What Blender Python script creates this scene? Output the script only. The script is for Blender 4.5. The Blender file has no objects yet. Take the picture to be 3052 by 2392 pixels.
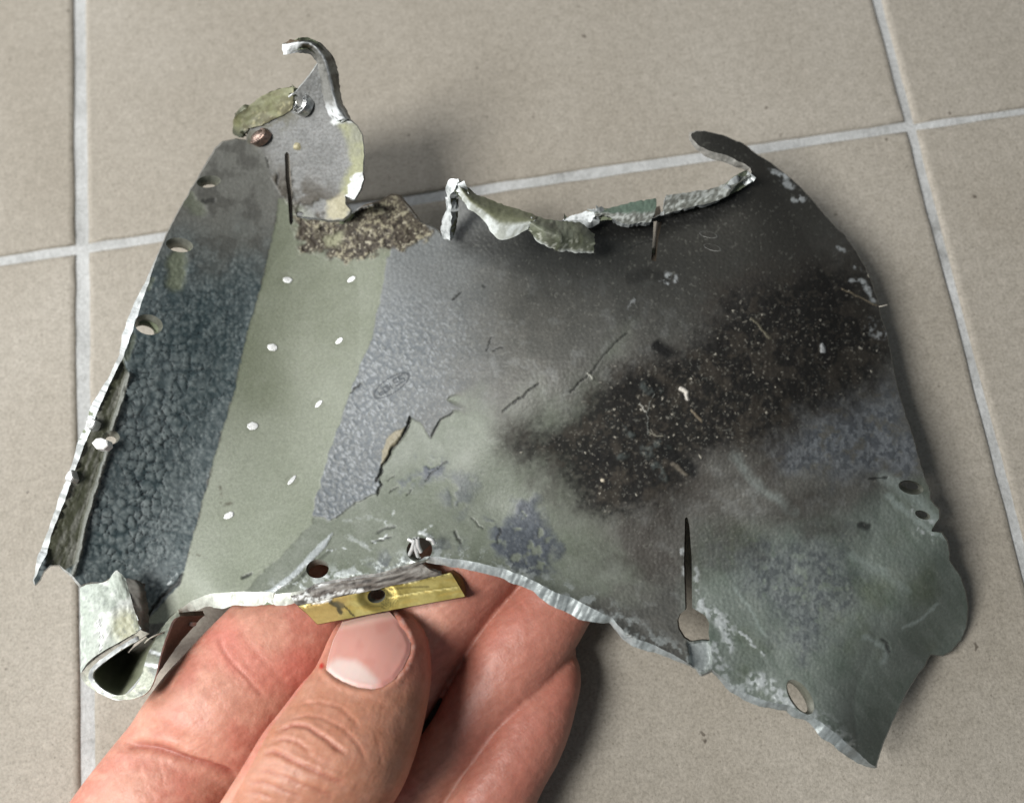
import bpy, bmesh, math, random
import numpy as np
from mathutils import Vector, Matrix
from mathutils.geometry import delaunay_2d_cdt
from mathutils.bvhtree import BVHTree

rng = np.random.default_rng(7)
random.seed(7)
scene = bpy.context.scene
COL = scene.collection

# ------------------------------------------------------------------ camera
# The tile grid of the floor fixes the camera: one axis vanishes far above the frame,
# the other far to the left; the two grout crossings in view are one 0.20 m tile apart.
W, H, F = 3052.0, 2392.0, 2912.0
CX, CY = W / 2, H / 2
TILE = 0.20
ay = np.array([-1392.0, 10673.0, -F]); ay /= np.linalg.norm(ay)
ax = np.array([82340.0, 11535.0, F]); ax -= ay * ax.dot(ay); ax /= np.linalg.norm(ax)
az = np.cross(ax, ay)
RWC = np.stack([ax, ay, az], 1)            # world -> camera rotation

def raydir(x, y):
    d = np.stack([np.asarray(x, float) - CX, -(np.asarray(y, float) - CY), np.full(np.shape(x), -F)], -1)
    return d @ RWC                           # to world axes
_d0, _d1 = raydir(241.0, 738.0), raydir(2717.0, 382.0)
_p0, _p1 = _d0 / -_d0[2], _d1 / -_d1[2]
CAMH = TILE / np.linalg.norm(_p1 - _p0)
CAMP = np.array([0, 0, CAMH]) - np.append(_p0[:2] * CAMH, 0)   # left crossing is the origin

def P(x, y, h):
    """world point that stands h metres above the floor on the line of sight of photo point x, y"""
    d = raydir(x, y)
    s = (np.asarray(h, float) - CAMP[2]) / d[..., 2]
    return CAMP + d * s[..., None]

def proj(p):
    c = (np.asarray(p) - CAMP) @ RWC.T
    return CX + F * c[..., 0] / -c[..., 2], CY - F * c[..., 1] / -c[..., 2]

cam = bpy.data.cameras.new('Camera')
cam.sensor_width = 36.0
cam.lens = 36.0 * F / W
cam.clip_start, cam.clip_end = 0.005, 50
cam.dof.use_dof = True
cam.dof.focus_distance = 0.188
cam.dof.aperture_fstop = 12.0
camo = bpy.data.objects.new('Camera', cam)
M4 = Matrix.Identity(4)
for i in range(3):
    for j in range(3):
        M4[i][j] = float(RWC.T[i][j])
    M4[i][3] = float(CAMP[i])
camo.matrix_world = M4
COL.objects.link(camo)
scene.camera = camo

# ------------------------------------------------------------------ light
world = bpy.data.worlds.new('World'); scene.world = world
world.use_nodes = True
bg = world.node_tree.nodes['Background']
bg.inputs[0].default_value = (0.80, 0.90, 1.0, 1)
bg.inputs[1].default_value = 0.135

def area(name, loc, target, size, power, color):
    l = bpy.data.lights.new(name, 'AREA')
    l.shape = 'RECTANGLE'; l.size, l.size_y = size
    l.energy = power; l.color = color
    o = bpy.data.objects.new(name, l)
    o.location = loc
    o.rotation_euler = (Vector(target) - Vector(loc)).to_track_quat('-Z', 'Y').to_euler()
    COL.objects.link(o)
    return o
CEN = (0.095, -0.04, 0.03)
area('key_light', (-0.27, -0.13, 0.58), CEN, (0.22, 0.25), 5.3, (1.0, 0.985, 0.95))  # unseen key lamp close overhead at left, placed to shape shadow and falloff
area('side_light', (-0.66, 0.24, 0.42), CEN, (0.45, 0.55), 5.0, (0.98, 0.985, 1.0))

vs = scene.view_settings
vs.view_transform = 'Standard'; vs.look = 'None'; vs.exposure = 0.06; vs.gamma = 1.0
vs.use_curve_mapping = False
scene.cycles.use_denoising = True
scene.cycles.max_bounces = 6

# ------------------------------------------------------------------ numeric helpers
def c(r, g, b):
    v = np.array([r, g, b], float) / 255
    return np.where(v <= 0.04045, v / 12.92, ((v + 0.055) / 1.055) ** 2.4)

def sstep(a, b, v):
    t = np.clip((v - a) / (b - a), 0, 1)
    return t * t * (3 - 2 * t)

def _hash(ix, iy, s):
    n = (ix.astype(np.int64) * 374761393 + iy.astype(np.int64) * 668265263 + s * 1442695041) & 0x7fffffff
    n = ((n ^ (n >> 13)) * 1274126177) & 0x7fffffff
    n = ((n ^ (n >> 16)) * 974634211) & 0x7fffffff
    return (n & 0xffffff) / float(0xffffff)

def vnoise(x, y, s=0):
    ix, iy = np.floor(x), np.floor(y)
    fx, fy = x - ix, y - iy
    fx, fy = fx * fx * (3 - 2 * fx), fy * fy * (3 - 2 * fy)
    a, b = _hash(ix, iy, s), _hash(ix + 1, iy, s)
    d, e = _hash(ix, iy + 1, s), _hash(ix + 1, iy + 1, s)
    return (a + (b - a) * fx) * (1 - fy) + (d + (e - d) * fx) * fy

def fbm(x, y, scale, s=0, o=4, gain=0.5):
    t, amp, tot = 0, 1.0, 0
    for k in range(o):
        t = t + amp * vnoise(x / scale * 2 ** k + 17.3 * k, y / scale * 2 ** k - 9.1 * k, s + 31 * k)
        tot += amp; amp *= gain
    return t / tot                            # 0..1, mean .5

def voro(x, y, scale, s=0):
    x, y = x / scale, y / scale
    ix, iy = np.floor(x), np.floor(y)
    f1 = np.full(x.shape, 9.0); f2 = f1.copy(); idv = np.zeros(x.shape)
    for dx in (-1, 0, 1):
        for dy in (-1, 0, 1):
            jx, jy = ix + dx, iy + dy
            d = np.hypot(jx + 0.1 + 0.8 * _hash(jx, jy, s) - x, jy + 0.1 + 0.8 * _hash(jx, jy, s + 5) - y)
            near = d < f1
            f2 = np.where(near, f1, np.minimum(f2, d))
            idv = np.where(near, _hash(jx, jy, s + 9), idv)
            f1 = np.where(near, d, f1)
    return f1, f2, idv

def dline(x, y, pts):
    pts = np.asarray(pts, float)
    best = np.full(x.shape, 1e9)
    for (x0, y0), (x1, y1) in zip(pts[:-1], pts[1:]):
        dx, dy = x1 - x0, y1 - y0
        t = np.clip(((x - x0) * dx + (y - y0) * dy) / (dx * dx + dy * dy + 1e-9), 0, 1)
        best = np.minimum(best, (x - x0 - t * dx) ** 2 + (y - y0 - t * dy) ** 2)
    return np.sqrt(best)

def inside(x, y, pts):
    pts = np.asarray(pts, float)
    r = np.zeros(x.shape, bool)
    x0, y0 = pts[-1]
    for x1, y1 in pts:
        if y0 != y1:
            r ^= ((y0 > y) != (y1 > y)) & (x < (x1 - x0) * (y - y0) / (y1 - y0) + x0)
        x0, y0 = x1, y1
    return r

def sd(x, y, pts):
    d = dline(x, y, list(pts) + [pts[0]])
    return np.where(inside(x, y, pts), -d, d)

def tps(ctrl, lam=0.0):
    ctrl = np.asarray(ctrl, float)
    p = ctrl[:, :2] / 1000.0; v = ctrl[:, 2]; n = len(p)
    def k(r2): return np.where(r2 > 1e-12, 0.5 * r2 * np.log(r2 + 1e-12), 0)
    A = np.zeros((n + 3, n + 3))
    A[:n, :n] = k(((p[:, None] - p[None]) ** 2).sum(-1)) + lam * np.eye(n)
    A[:n, n] = 1; A[:n, n + 1:] = p; A[n, :n] = 1; A[n + 1:, :n] = p.T
    w = np.linalg.solve(A, np.append(v, [0, 0, 0]))
    def f(x, y):
        q = np.stack([x, y], -1) / 1000.0
        out = w[n] + q @ w[n + 1:]
        for i in range(n):
            out = out + w[i] * k(((q - p[i]) ** 2).sum(-1))
        return out
    return f

def VV(x0, y0, s, pts):
    return [(x0 + p[0] * s, y0 + p[1] * s) + tuple(p[2:]) for p in pts]
V1 = lambda *p: VV(600, 80, .4098, p)
V2 = lambda *p: VV(1200, 350, .3806, p)
V3 = lambda *p: VV(1850, 350, .4130, p)
V4 = lambda *p: VV(80, 1000, .6441, p)
V5 = lambda *p: VV(400, 400, .4098, p)
V6 = lambda *p: VV(800, 1450, .5516, p)
V7 = lambda *p: VV(1700, 1400, .5563, p)
V8 = lambda *p: VV(1500, 850, .5966, p)
V9 = lambda *p: VV(800, 1000, .4098, p)
VB = lambda *p: VV(2400, 1300, .4098, p)

def resample(pts, step, closed=True):
    pts = np.asarray(pts, float)
    if closed: pts = np.vstack([pts, pts[:1]])
    seg = np.hypot(*(pts[1:, :2] - pts[:-1, :2]).T)
    s = np.append(0, np.cumsum(seg))
    n = max(int(s[-1] / step), 6)
    t = np.linspace(0, s[-1], n, endpoint=not closed)
    return np.stack([np.interp(t, s, pts[:, k]) for k in range(pts.shape[1])], 1)

# ------------------------------------------------------------------ object helpers
def link(name, me, parent=None, mats=()):
    o = bpy.data.objects.new(name, me)
    COL.objects.link(o)
    for m in mats: me.materials.append(m)
    if parent is not None: o.parent = parent
    return o

def tag(o, label, cat, group=None):
    o['label'] = label; o['category'] = cat
    if group: o['group'] = group

def empty(name, loc=(0, 0, 0)):
    o = bpy.data.objects.new(name, None); COL.objects.link(o)
    o.empty_display_size = 0.01
    o.location = loc
    return o

def make_mesh(name, verts, faces, color=None, surf=None, uv=None, mat_index=None, smooth=True):
    me = bpy.data.meshes.new(name)
    verts = np.asarray(verts, np.float32)
    if isinstance(faces, np.ndarray):
        k = faces.shape[1]
        me.vertices.add(len(verts)); me.vertices.foreach_set('co', verts.ravel())
        me.loops.add(faces.size); me.loops.foreach_set('vertex_index', faces.ravel().astype(np.int32))
        me.polygons.add(len(faces))
        me.polygons.foreach_set('loop_start', np.arange(0, faces.size, k, dtype=np.int32))
        me.update(calc_edges=True); me.validate()
    else:
        me.from_pydata([tuple(v) for v in verts], [], [tuple(f) for f in faces])
    if color is not None:
        a = me.color_attributes.new('paint', 'FLOAT_COLOR', 'POINT')
        a.data.foreach_set('color', np.hstack([color, np.ones((len(color), 1))]).astype(np.float32).ravel())
    if surf is not None:
        a = me.color_attributes.new('surf', 'FLOAT_COLOR', 'POINT')
        a.data.foreach_set('color', np.hstack([surf, np.ones((len(surf), 1))]).astype(np.float32).ravel())
    if mat_index is not None:
        me.polygons.foreach_set('material_index', np.asarray(mat_index, np.int32))
    me.polygons.foreach_set('use_smooth', np.full(len(me.polygons), smooth))
    me.update()
    return me

# ------------------------------------------------------------------ materials
def new_mat(name):
    m = bpy.data.materials.new(name); m.use_nodes = True
    nt = m.node_tree; b = nt.nodes['Principled BSDF']
    return m, nt, b

def nd(nt, t, **kw):
    n = nt.nodes.new(t)
    for k, v in kw.items():
        if k.startswith('_'): n.inputs[k[1:].replace('_', ' ')].default_value = v
        else: setattr(n, k, v)
    return n

def ramp(nt, stops, fac):
    r = nt.nodes.new('ShaderNodeValToRGB')
    e = r.color_ramp.elements
    while len(e) < len(stops): e.new(0.5)
    for i, (p, col) in enumerate(stops):
        e[i].position = p
        e[i].color = (*col, 1) if len(col) == 3 else col
    nt.links.new(fac, r.inputs[0])
    return r.outputs[0]

def mult(nt, a, b, fac=1.0, mode='MULTIPLY'):
    m = nt.nodes.new('ShaderNodeMix'); m.data_type = 'RGBA'; m.blend_type = mode
    m.inputs[0].default_value = fac
    nt.links.new(a, m.inputs[6]); nt.links.new(b, m.inputs[7])
    return m.outputs[2]

def painted_material(name, bump=0.25, grain=(0.82, 1.16), scale=1600):
    """reads paint colour, roughness and metalness from the mesh; adds fine grain"""
    m, nt, b = new_mat(name)
    tc = nd(nt, 'ShaderNodeTexCoord')
    pa = nd(nt, 'ShaderNodeAttribute', attribute_name='paint')
    su = nd(nt, 'ShaderNodeAttribute', attribute_name='surf')
    sep = nd(nt, 'ShaderNodeSeparateColor')
    nt.links.new(su.outputs['Color'], sep.inputs[0])
    n1 = nd(nt, 'ShaderNodeTexNoise', _Scale=scale, _Detail=5.0, _Roughness=0.65)
    nt.links.new(tc.outputs['Object'], n1.inputs['Vector'])
    g = ramp(nt, [(0.28, (grain[0],) * 3), (0.72, (grain[1],) * 3)], n1.outputs[0])
    nt.links.new(mult(nt, pa.outputs['Color'], g), b.inputs['Base Color'])
    b.inputs['Specular IOR Level'].default_value = 0.36
    nt.links.new(sep.outputs[0], b.inputs['Roughness'])
    nt.links.new(sep.outputs[1], b.inputs['Metallic'])
    bm = nd(nt, 'ShaderNodeBump', _Strength=bump, _Distance=0.0003)
    nt.links.new(n1.outputs[0], bm.inputs['Height'])
    nt.links.new(bm.outputs[0], b.inputs['Normal'])
    return m
MAT_SHEET = painted_material('painted_aluminium')

def metal_material(name, col, rough, bump=0.4, scale=900, metallic=1.0, dark=0.5):
    m, nt, b = new_mat(name)
    tc = nd(nt, 'ShaderNodeTexCoord')
    n1 = nd(nt, 'ShaderNodeTexNoise', _Scale=scale, _Detail=6.0, _Roughness=0.7)
    nt.links.new(tc.outputs['Object'], n1.inputs['Vector'])
    lo = tuple(v * dark for v in col)
    nt.links.new(ramp(nt, [(0.35, lo), (0.62, col)], n1.outputs[0]), b.inputs['Base Color'])
    b.inputs['Roughness'].default_value = rough
    b.inputs['Metallic'].default_value = metallic
    bm = nd(nt, 'ShaderNodeBump', _Strength=bump, _Distance=0.0004)
    nt.links.new(n1.outputs[0], bm.inputs['Height'])
    nt.links.new(bm.outputs[0], b.inputs['Normal'])
    return m
MAT_RIVET = metal_material('bare_rivet_metal', (0.76, 0.77, 0.76), 0.42, metallic=0.35, dark=0.72, scale=700)
MAT_STEEL = metal_material('worn_steel', (0.62, 0.63, 0.62), 0.28, metallic=1.0, dark=0.45)
MAT_COPPER = metal_material('coppery_metal', (0.42, 0.31, 0.26), 0.42, metallic=1.0, dark=0.3)

# ------------------------------------------------------------------ floor
def floor_materials():
    mt, nt, b = new_mat('beige_tile')
    tc = nd(nt, 'ShaderNodeTexCoord'); oi = nd(nt, 'ShaderNodeObjectInfo')
    add = nd(nt, 'ShaderNodeVectorMath', operation='ADD')
    nt.links.new(tc.outputs['Object'], add.inputs[0]); nt.links.new(oi.outputs['Location'], add.inputs[1])
    v = add.outputs[0]
    big = nd(nt, 'ShaderNodeTexNoise', _Scale=22.0, _Detail=3.0)
    mid = nd(nt, 'ShaderNodeTexNoise', _Scale=420.0, _Detail=4.0, _Roughness=0.7)
    fin = nd(nt, 'ShaderNodeTexNoise', _Scale=1500.0, _Detail=3.0, _Roughness=0.7)
    spk = nd(nt, 'ShaderNodeTexNoise', _Scale=260.0, _Detail=2.0, _Roughness=0.6)
    for n in (big, mid, fin, spk): nt.links.new(v, n.inputs['Vector'])
    base = ramp(nt, [(0.3, (0.322, 0.292, 0.246)), (0.7, (0.372, 0.342, 0.296))], big.outputs[0])
    base = mult(nt, base, ramp(nt, [(0.3, (0.87, 0.87, 0.86)), (0.7, (1.10, 1.10, 1.11))], mid.outputs[0]))
    base = mult(nt, base, ramp(nt, [(0.3, (0.76, 0.76, 0.75)), (0.5, (1, 1, 1)), (0.72, (1.20, 1.20, 1.19))], fin.outputs[0]))
    base = mult(nt, base, ramp(nt, [(0.245, (0.42, 0.40, 0.38)), (0.285, (1, 1, 1))], spk.outputs[0]))
    stn = nd(nt, 'ShaderNodeTexNoise', _Scale=9.0, _Detail=5.0, _Roughness=0.6, _Distortion=0.6); nt.links.new(v, stn.inputs['Vector'])
    base = mult(nt, base, ramp(nt, [(0.32, (0.90, 0.89, 0.87)), (0.62, (1.05, 1.05, 1.05))], stn.outputs[0]))
    base = mult(nt, base, ramp(nt, [(0.0, (0.95, 0.945, 0.935)), (1.0, (1.04, 1.04, 1.045))], oi.outputs['Random']))
    grt = nd(nt, 'ShaderNodeTexVoronoi', _Scale=620.0); nt.links.new(v, grt.inputs['Vector'])
    base = mult(nt, base, ramp(nt, [(0.05, (0.72, 0.71, 0.69)), (0.16, (1, 1, 1))], grt.outputs['Distance']))
    nt.links.new(base, b.inputs['Base Color'])
    b.inputs['Roughness'].default_value = 0.62
    b.inputs['Specular IOR Level'].default_value = 0.3
    bm = nd(nt, 'ShaderNodeBump', _Strength=0.32, _Distance=0.0004)
    ad = nd(nt, 'ShaderNodeMath', operation='ADD')
    nt.links.new(mid.outputs[0], ad.inputs[0]); nt.links.new(fin.outputs[0], ad.inputs[1])
    nt.links.new(ad.outputs[0], bm.inputs['Height']); nt.links.new(bm.outputs[0], b.inputs['Normal'])
    mg, nt, b = new_mat('pale_grout')
    tc = nd(nt, 'ShaderNodeTexCoord')
    n1 = nd(nt, 'ShaderNodeTexNoise', _Scale=55.0, _Detail=6.0, _Roughness=0.7)
    n2 = nd(nt, 'ShaderNodeTexNoise', _Scale=1100.0, _Detail=4.0, _Roughness=0.7)
    for n in (n1, n2): nt.links.new(tc.outputs['Object'], n.inputs['Vector'])
    base = ramp(nt, [(0.30, (0.19, 0.19, 0.18)), (0.43, (0.42, 0.425, 0.42)), (0.7, (0.60, 0.61, 0.61))], n1.outputs[0])
    base = mult(nt, base, ramp(nt, [(0.3, (0.78, 0.78, 0.77)), (0.7, (1.1, 1.1, 1.1))], n2.outputs[0]))
    nt.links.new(base, b.inputs['Base Color'])
    b.inputs['Roughness'].default_value = 0.85
    bm = nd(nt, 'ShaderNodeBump', _Strength=0.6, _Distance=0.0006)
    nt.links.new(n2.outputs[0], bm.inputs['Height']); nt.links.new(bm.outputs[0], b.inputs['Normal'])
    return mt, mg
MAT_TILE, MAT_GROUT = floor_materials()

def build_floor():
    # grout bed, slightly uneven, lying just below the tile faces
    n = 260
    xs = np.linspace(-0.62, 0.82, n); ys = np.linspace(-0.82, 0.62, n)
    gx, gy = np.meshgrid(xs, ys)
    z = -0.00075 + 0.0004 * (fbm(gx * 1000, gy * 1000, 30, 3) - 0.5)
    v = np.stack([gx, gy, z], -1).reshape(-1, 3)
    i = np.arange(n * n).reshape(n, n)
    f = np.stack([i[:-1, :-1], i[:-1, 1:], i[1:, 1:], i[1:, :-1]], -1).reshape(-1, 4)
    fl = link('floor', make_mesh('floor', v, f), None, [MAT_GROUT])
    fl['kind'] = 'structure'
    # joints: width varies a little from joint to joint, tiles not perfectly square to each other
    r = random.Random(3)
    for ix in range(-3, 4):
        for iy in range(-4, 3):
            x0, x1, y0, y1 = ix * TILE, (ix + 1) * TILE, iy * TILE, (iy + 1) * TILE
            gl = 0.0015 if ix == 0 else (0.0009 if ix == 1 else 0.0012)
            gr = 0.0015 if ix == -1 else (0.0009 if ix == 0 else 0.0012)
            gb, gt = 0.00115, 0.00115
            if ix == 1 and iy == 0: gb = 0.0003
            if ix == 0 and iy == -1: gt = 0.0012
            m = 48
            def side(a, b, nrm, s):
                out = []
                for k in range(m):
                    t = k / m
                    w = 0.00030 * (vnoise(np.array([t * 46.0 + s]), np.array([s * 1.7]), s)[0] - 0.5) + 0.00022 * (vnoise(np.array([t * 9.0 + s]), np.array([s * 2.7]), s + 4)[0] - 0.5)
                    out.append((a[0] + (b[0] - a[0]) * t + nrm[0] * w, a[1] + (b[1] - a[1]) * t + nrm[1] * w))
                return out
            s0 = r.randrange(1, 900)
            X0, X1, Y0, Y1 = x0 + gl, x1 - gr, y0 + gb, y1 - gt
            ring = side((X0, Y0), (X1, Y0), (0, 1), s0) + side((X1, Y0), (X1, Y1), (1, 0), s0 + 1) + side((X1, Y1), (X0, Y1), (0, 1), s0 + 2) + side((X0, Y1), (X0, Y0), (1, 0), s0 + 3)
            ctr = ((x0 + x1) / 2, (y0 + y1) / 2)
            bm = bmesh.new()
            prev = None; L = len(ring)
            dz = r.uniform(-0.00008, 0.00008)
            for (ins, z) in ((0.0, -0.006), (0.0, -0.0011), (0.00022, -0.00042), (0.0007, -0.00012), (0.0015, 0.0)):
                cur = []
                for (px, py) in ring:
                    sx = max(-1, min(1, (ctr[0] - px) / 0.03)); sy = max(-1, min(1, (ctr[1] - py) / 0.03))
                    hx = abs(px - ctr[0]) > TILE / 2 - 0.004; hy = abs(py - ctr[1]) > TILE / 2 - 0.004
                    cur.append(bm.verts.new((px + (math.copysign(ins, ctr[0] - px) if hx else 0) - ctr[0], py + (math.copysign(ins, ctr[1] - py) if hy else 0) - ctr[1], z + dz)))
                if prev:
                    for k in range(L):
                        bm.faces.new((prev[k], prev[(k + 1) % L], cur[(k + 1) % L], cur[k])).smooth = True
                prev = cur
            bm.faces.new(prev)
            me = bpy.data.meshes.new('tile'); bm.to_mesh(me); bm.free()
            t = link('tile', me, fl, [MAT_TILE])
            t.location = (ctr[0], ctr[1], 0)
build_floor()

# ------------------------------------------------------------------ the torn sheet: outline
# (x, y, rim): rim is how far the torn edge face stands out past the front face
OUT = [(102, 1728, 3), (118, 1690, 12), (141, 1650, 24), (150, 1599, 12), (189, 1502, 20), (228, 1386, 14), (270, 1280, 22), (292, 1219, 26),
       (334, 1129, 10), (370, 1058, 14), (389, 1000, 26), (412, 933, 22), (440, 850, 12), (455, 802, 5), (470, 761, 3), (498, 699, 3), (523, 650, 3),
       (552, 597, 3), (584, 541, 3), (617, 490, 4), (642, 445, 5), (666, 425, 4), (703, 416, 3), (735, 418, 2)]
OUT += V1((343, 745, 2), (480, 655, 2), (640, 590, 2), (655, 500, 3), (690, 470, 3), (760, 390, 3), (820, 310, 3), (845, 265, 2), (875, 245, 4),
          (915, 310, 14), (940, 400, 16), (955, 500, 16), (975, 560, 14), (985, 620, 18), (1000, 665, 22), (1090, 690, 4), (1130, 720, 3), (1170, 790, 3), (1183, 880, 3),
          (1180, 1000, 4), (1170, 1060, 6), (1180, 1110, 5), (1155, 1190, 5), (1110, 1255, 5), (1045, 1230, 3), (1050, 1290, 3), (1085, 1335, 6),
          (1075, 1365, 8), (1030, 1400, 6), (930, 1408, 4), (850, 1392, 3), (760, 1380, 2), (690, 1375, 1),
          (690, 1384, 1), (850, 1406, 1), (930, 1424, 1), (1040, 1416, 1), (1090, 1370, 2), (1150, 1322, 3), (1200, 1300, 4), (1300, 1275, 5), (1340, 1250, 5),
          (1380, 1225, 5), (1440, 1230, 5), (1490, 1290, 5), (1530, 1340, 5), (1590, 1420, 5), (1650, 1450, 5), (1700, 1475, 5), (1730, 1500, 3), (1750, 1540, 2))
OUT += V2((340, 800, 3), (385, 690, 3), (440, 590, 3), (560, 690, 2), (800, 800, 2), (1000, 840, 2), (1280, 806, 2), (1350, 812, 2), (1470, 812, 2), (1560, 760, 2),
          (1640, 785, 2), (1750, 832, 2), (1950, 817, 2), (2040, 803, 2))
OUT += V3((190, 740, 2), (330, 690, 2), (500, 640, 3), (690, 600, 4), (790, 540, 6), (830, 470, 8), (930, 420, 8), (946, 398, 9), (935, 365, 13), (880, 330, 20), (760, 270, 22),
          (640, 240, 20), (560, 200, 16), (515, 150, 12), (508, 122, 5), (540, 102, 3), (600, 100, 2), (740, 130, 2), (880, 190, 2), (960, 250, 2), (1080, 330, 2),
          (1200, 420, 2), (1290, 500, 2), (1400, 620, 2), (1500, 740, 2), (1620, 860, 2), (1690, 960, 2), (1760, 1080, 2), (1820, 1220, 2), (1860, 1350, 2), (1880, 1450, 2), (1920, 1550, 2))
OUT += [(2660, 1089, 2), (2675, 1160, 2), (2693, 1220, 2)]
OUT += VB((780, 0, 2), (820, 150, 2), (860, 280, 2), (900, 370, 2), (906, 410, 3), (905, 450, 4), (940, 500, 4), (972, 530, 4), (972, 600, 4), (940, 640, 4), (915, 690, 4),
          (990, 700, 4), (1030, 760, 4), (1042, 840, 3), (1046, 900, 3), (1080, 950, 3), (1130, 1030, 3), (1165, 1130, 3), (1182, 1250, 3), (1172, 1380, 3), (1132, 1480, 3),
          (1060, 1560, 3), (1000, 1590, 3), (910, 1585, 3), (850, 1690, 3))
OUT += V7((1860, 1090, 3), (1800, 1190, 3), (1720, 1350, 3), (1670, 1470, 3), (1634, 1590, 3), (1615, 1580, 12), (1560, 1530, 26), (1450, 1432, 34), (1390, 1385, 34), (1340, 1345, 30), (1290, 1320, 14), (1250, 1300, 18),
          (1215, 1290, 24), (1170, 1260, 16), (1050, 1235, 22), (950, 1200, 20), (870, 1160, 16), (810, 1110, 10), (760, 1070, 8), (700, 1098, 5), (680, 1062, 5), (648, 1050, 3), (634, 1038, 3),
          (560, 990, 16), (420, 925, 24), (350, 905, 22), (300, 880, 16), (262, 835, 14), (225, 792, 16), (180, 772, 30), (100, 730, 42), (0, 680, 46))
OUT += V6((1550, 570, 38), (1400, 490, 30), (1270, 440, 28), (1080, 400, 26), (900, 375, 24), (845, 378, 18), (805, 402, 8), (760, 418, 12), (600, 465, 14), (470, 482, 16),
          (400, 495, 16), (250, 525, 14), (200, 555, 18), (120, 572, 32), (40, 580, 40))
OUT += V4((1150, 1188, 40), (1000, 1182, 44), (850, 1192, 42), (760, 1226, 32), (705, 1268, 10), (660, 1300, 5), (640, 1340, 3), (600, 1420, 2), (540, 1380, 2), (510, 1280, 2), (470, 1150, 2), (440, 1110, 2),
          (400, 1110, 2), (345, 1142, 4), (300, 1140, 6), (250, 1155, 8), (215, 1112, 6), (180, 1085, 6), (150, 1060, 4), (110, 1062, 4), (78, 1088, 4), (60, 1128, 4), (40, 1152, 3))
TABLINE = [(735, 415), (883, 646)]
TABPOLY = V1((330, 830), (343, 745), (480, 640), (640, 580), (650, 480), (820, 300), (850, 240), (930, 250), (1010, 400), (1040, 640), (1250, 700), (1250, 1300), (1100, 1345),
             (1040, 1409), (930, 1415), (850, 1399), (690, 1380))

def ell(cx, cy, rx, ry, rot=0.0, n=26):
    a = np.linspace(0, 2 * math.pi, n, endpoint=False); ca, sa = math.cos(math.radians(rot)), math.sin(math.radians(rot))
    u, v = rx * np.cos(a), ry * np.sin(a)
    return np.stack([cx + u * ca - v * sa, cy + u * sa + v * ca], 1)

# openings through the sheet: front ring, back ring (photo px), depth in metres
def slot(pts, dx=0, dy=0, depth=0.003):
    r = resample(pts, 5.0)
    return r, r + np.array([dx, dy]), depth
HOLES = [
    (ell(535, 730, 41, 21, 8), ell(533, 753, 30, 15, 6), 0.0035),
    (ell(443, 967, 43, 30, 12), ell(430, 988, 29, 17, 12), 0.0040),
    (ell(622, 541, 36, 18, -6), ell(623, 559, 20, 9, -6), 0.0032),
    (ell(331, 1303, 26, 20, 0), ell(330, 1312, 16, 12, 0), 0.0030),
    (ell(946, 1694, 34, 28, -10), ell(952, 1704, 32, 22, -10), 0.0026),
    (ell(1250, 1638, 39, 36, -25), ell(1260, 1634, 34, 30, -25), 0.0026),
    (ell(2385, 2076, 60, 30, 56), ell(2376, 2078, 50, 16, 58), 0.0026),
    (ell(2715, 1452, 38, 20, 14), ell(2712, 1446, 26, 10, 14), 0.0030),
    (ell(2750, 1534, 24, 12, 20), ell(2748, 1531, 17, 8, 20), 0.0028),
    slot(V1((606, 930), (622, 905), (640, 930), (650, 1100), (660, 1200), (668, 1420), (652, 1445), (640, 1420), (630, 1250), (612, 1100)), 13, -2, .0075),
    slot(V3((238, 750), (300, 735), (290, 790), (270, 870), (255, 1040), (220, 1030), (232, 870)), -6, -40, .006),
    slot(V7((614, 258), (626, 250), (638, 300), (650, 480), (652, 738), (684, 756), (722, 778), (744, 820), (740, 870), (746, 914), (700, 910), (640, 919), (606, 896), (578, 850), (572, 806), (586, 772), (616, 748), (608, 500)), 4, -3),
    slot(ell(893, 637, 12, 7, 5, 12), 0, 3),
]

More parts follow.
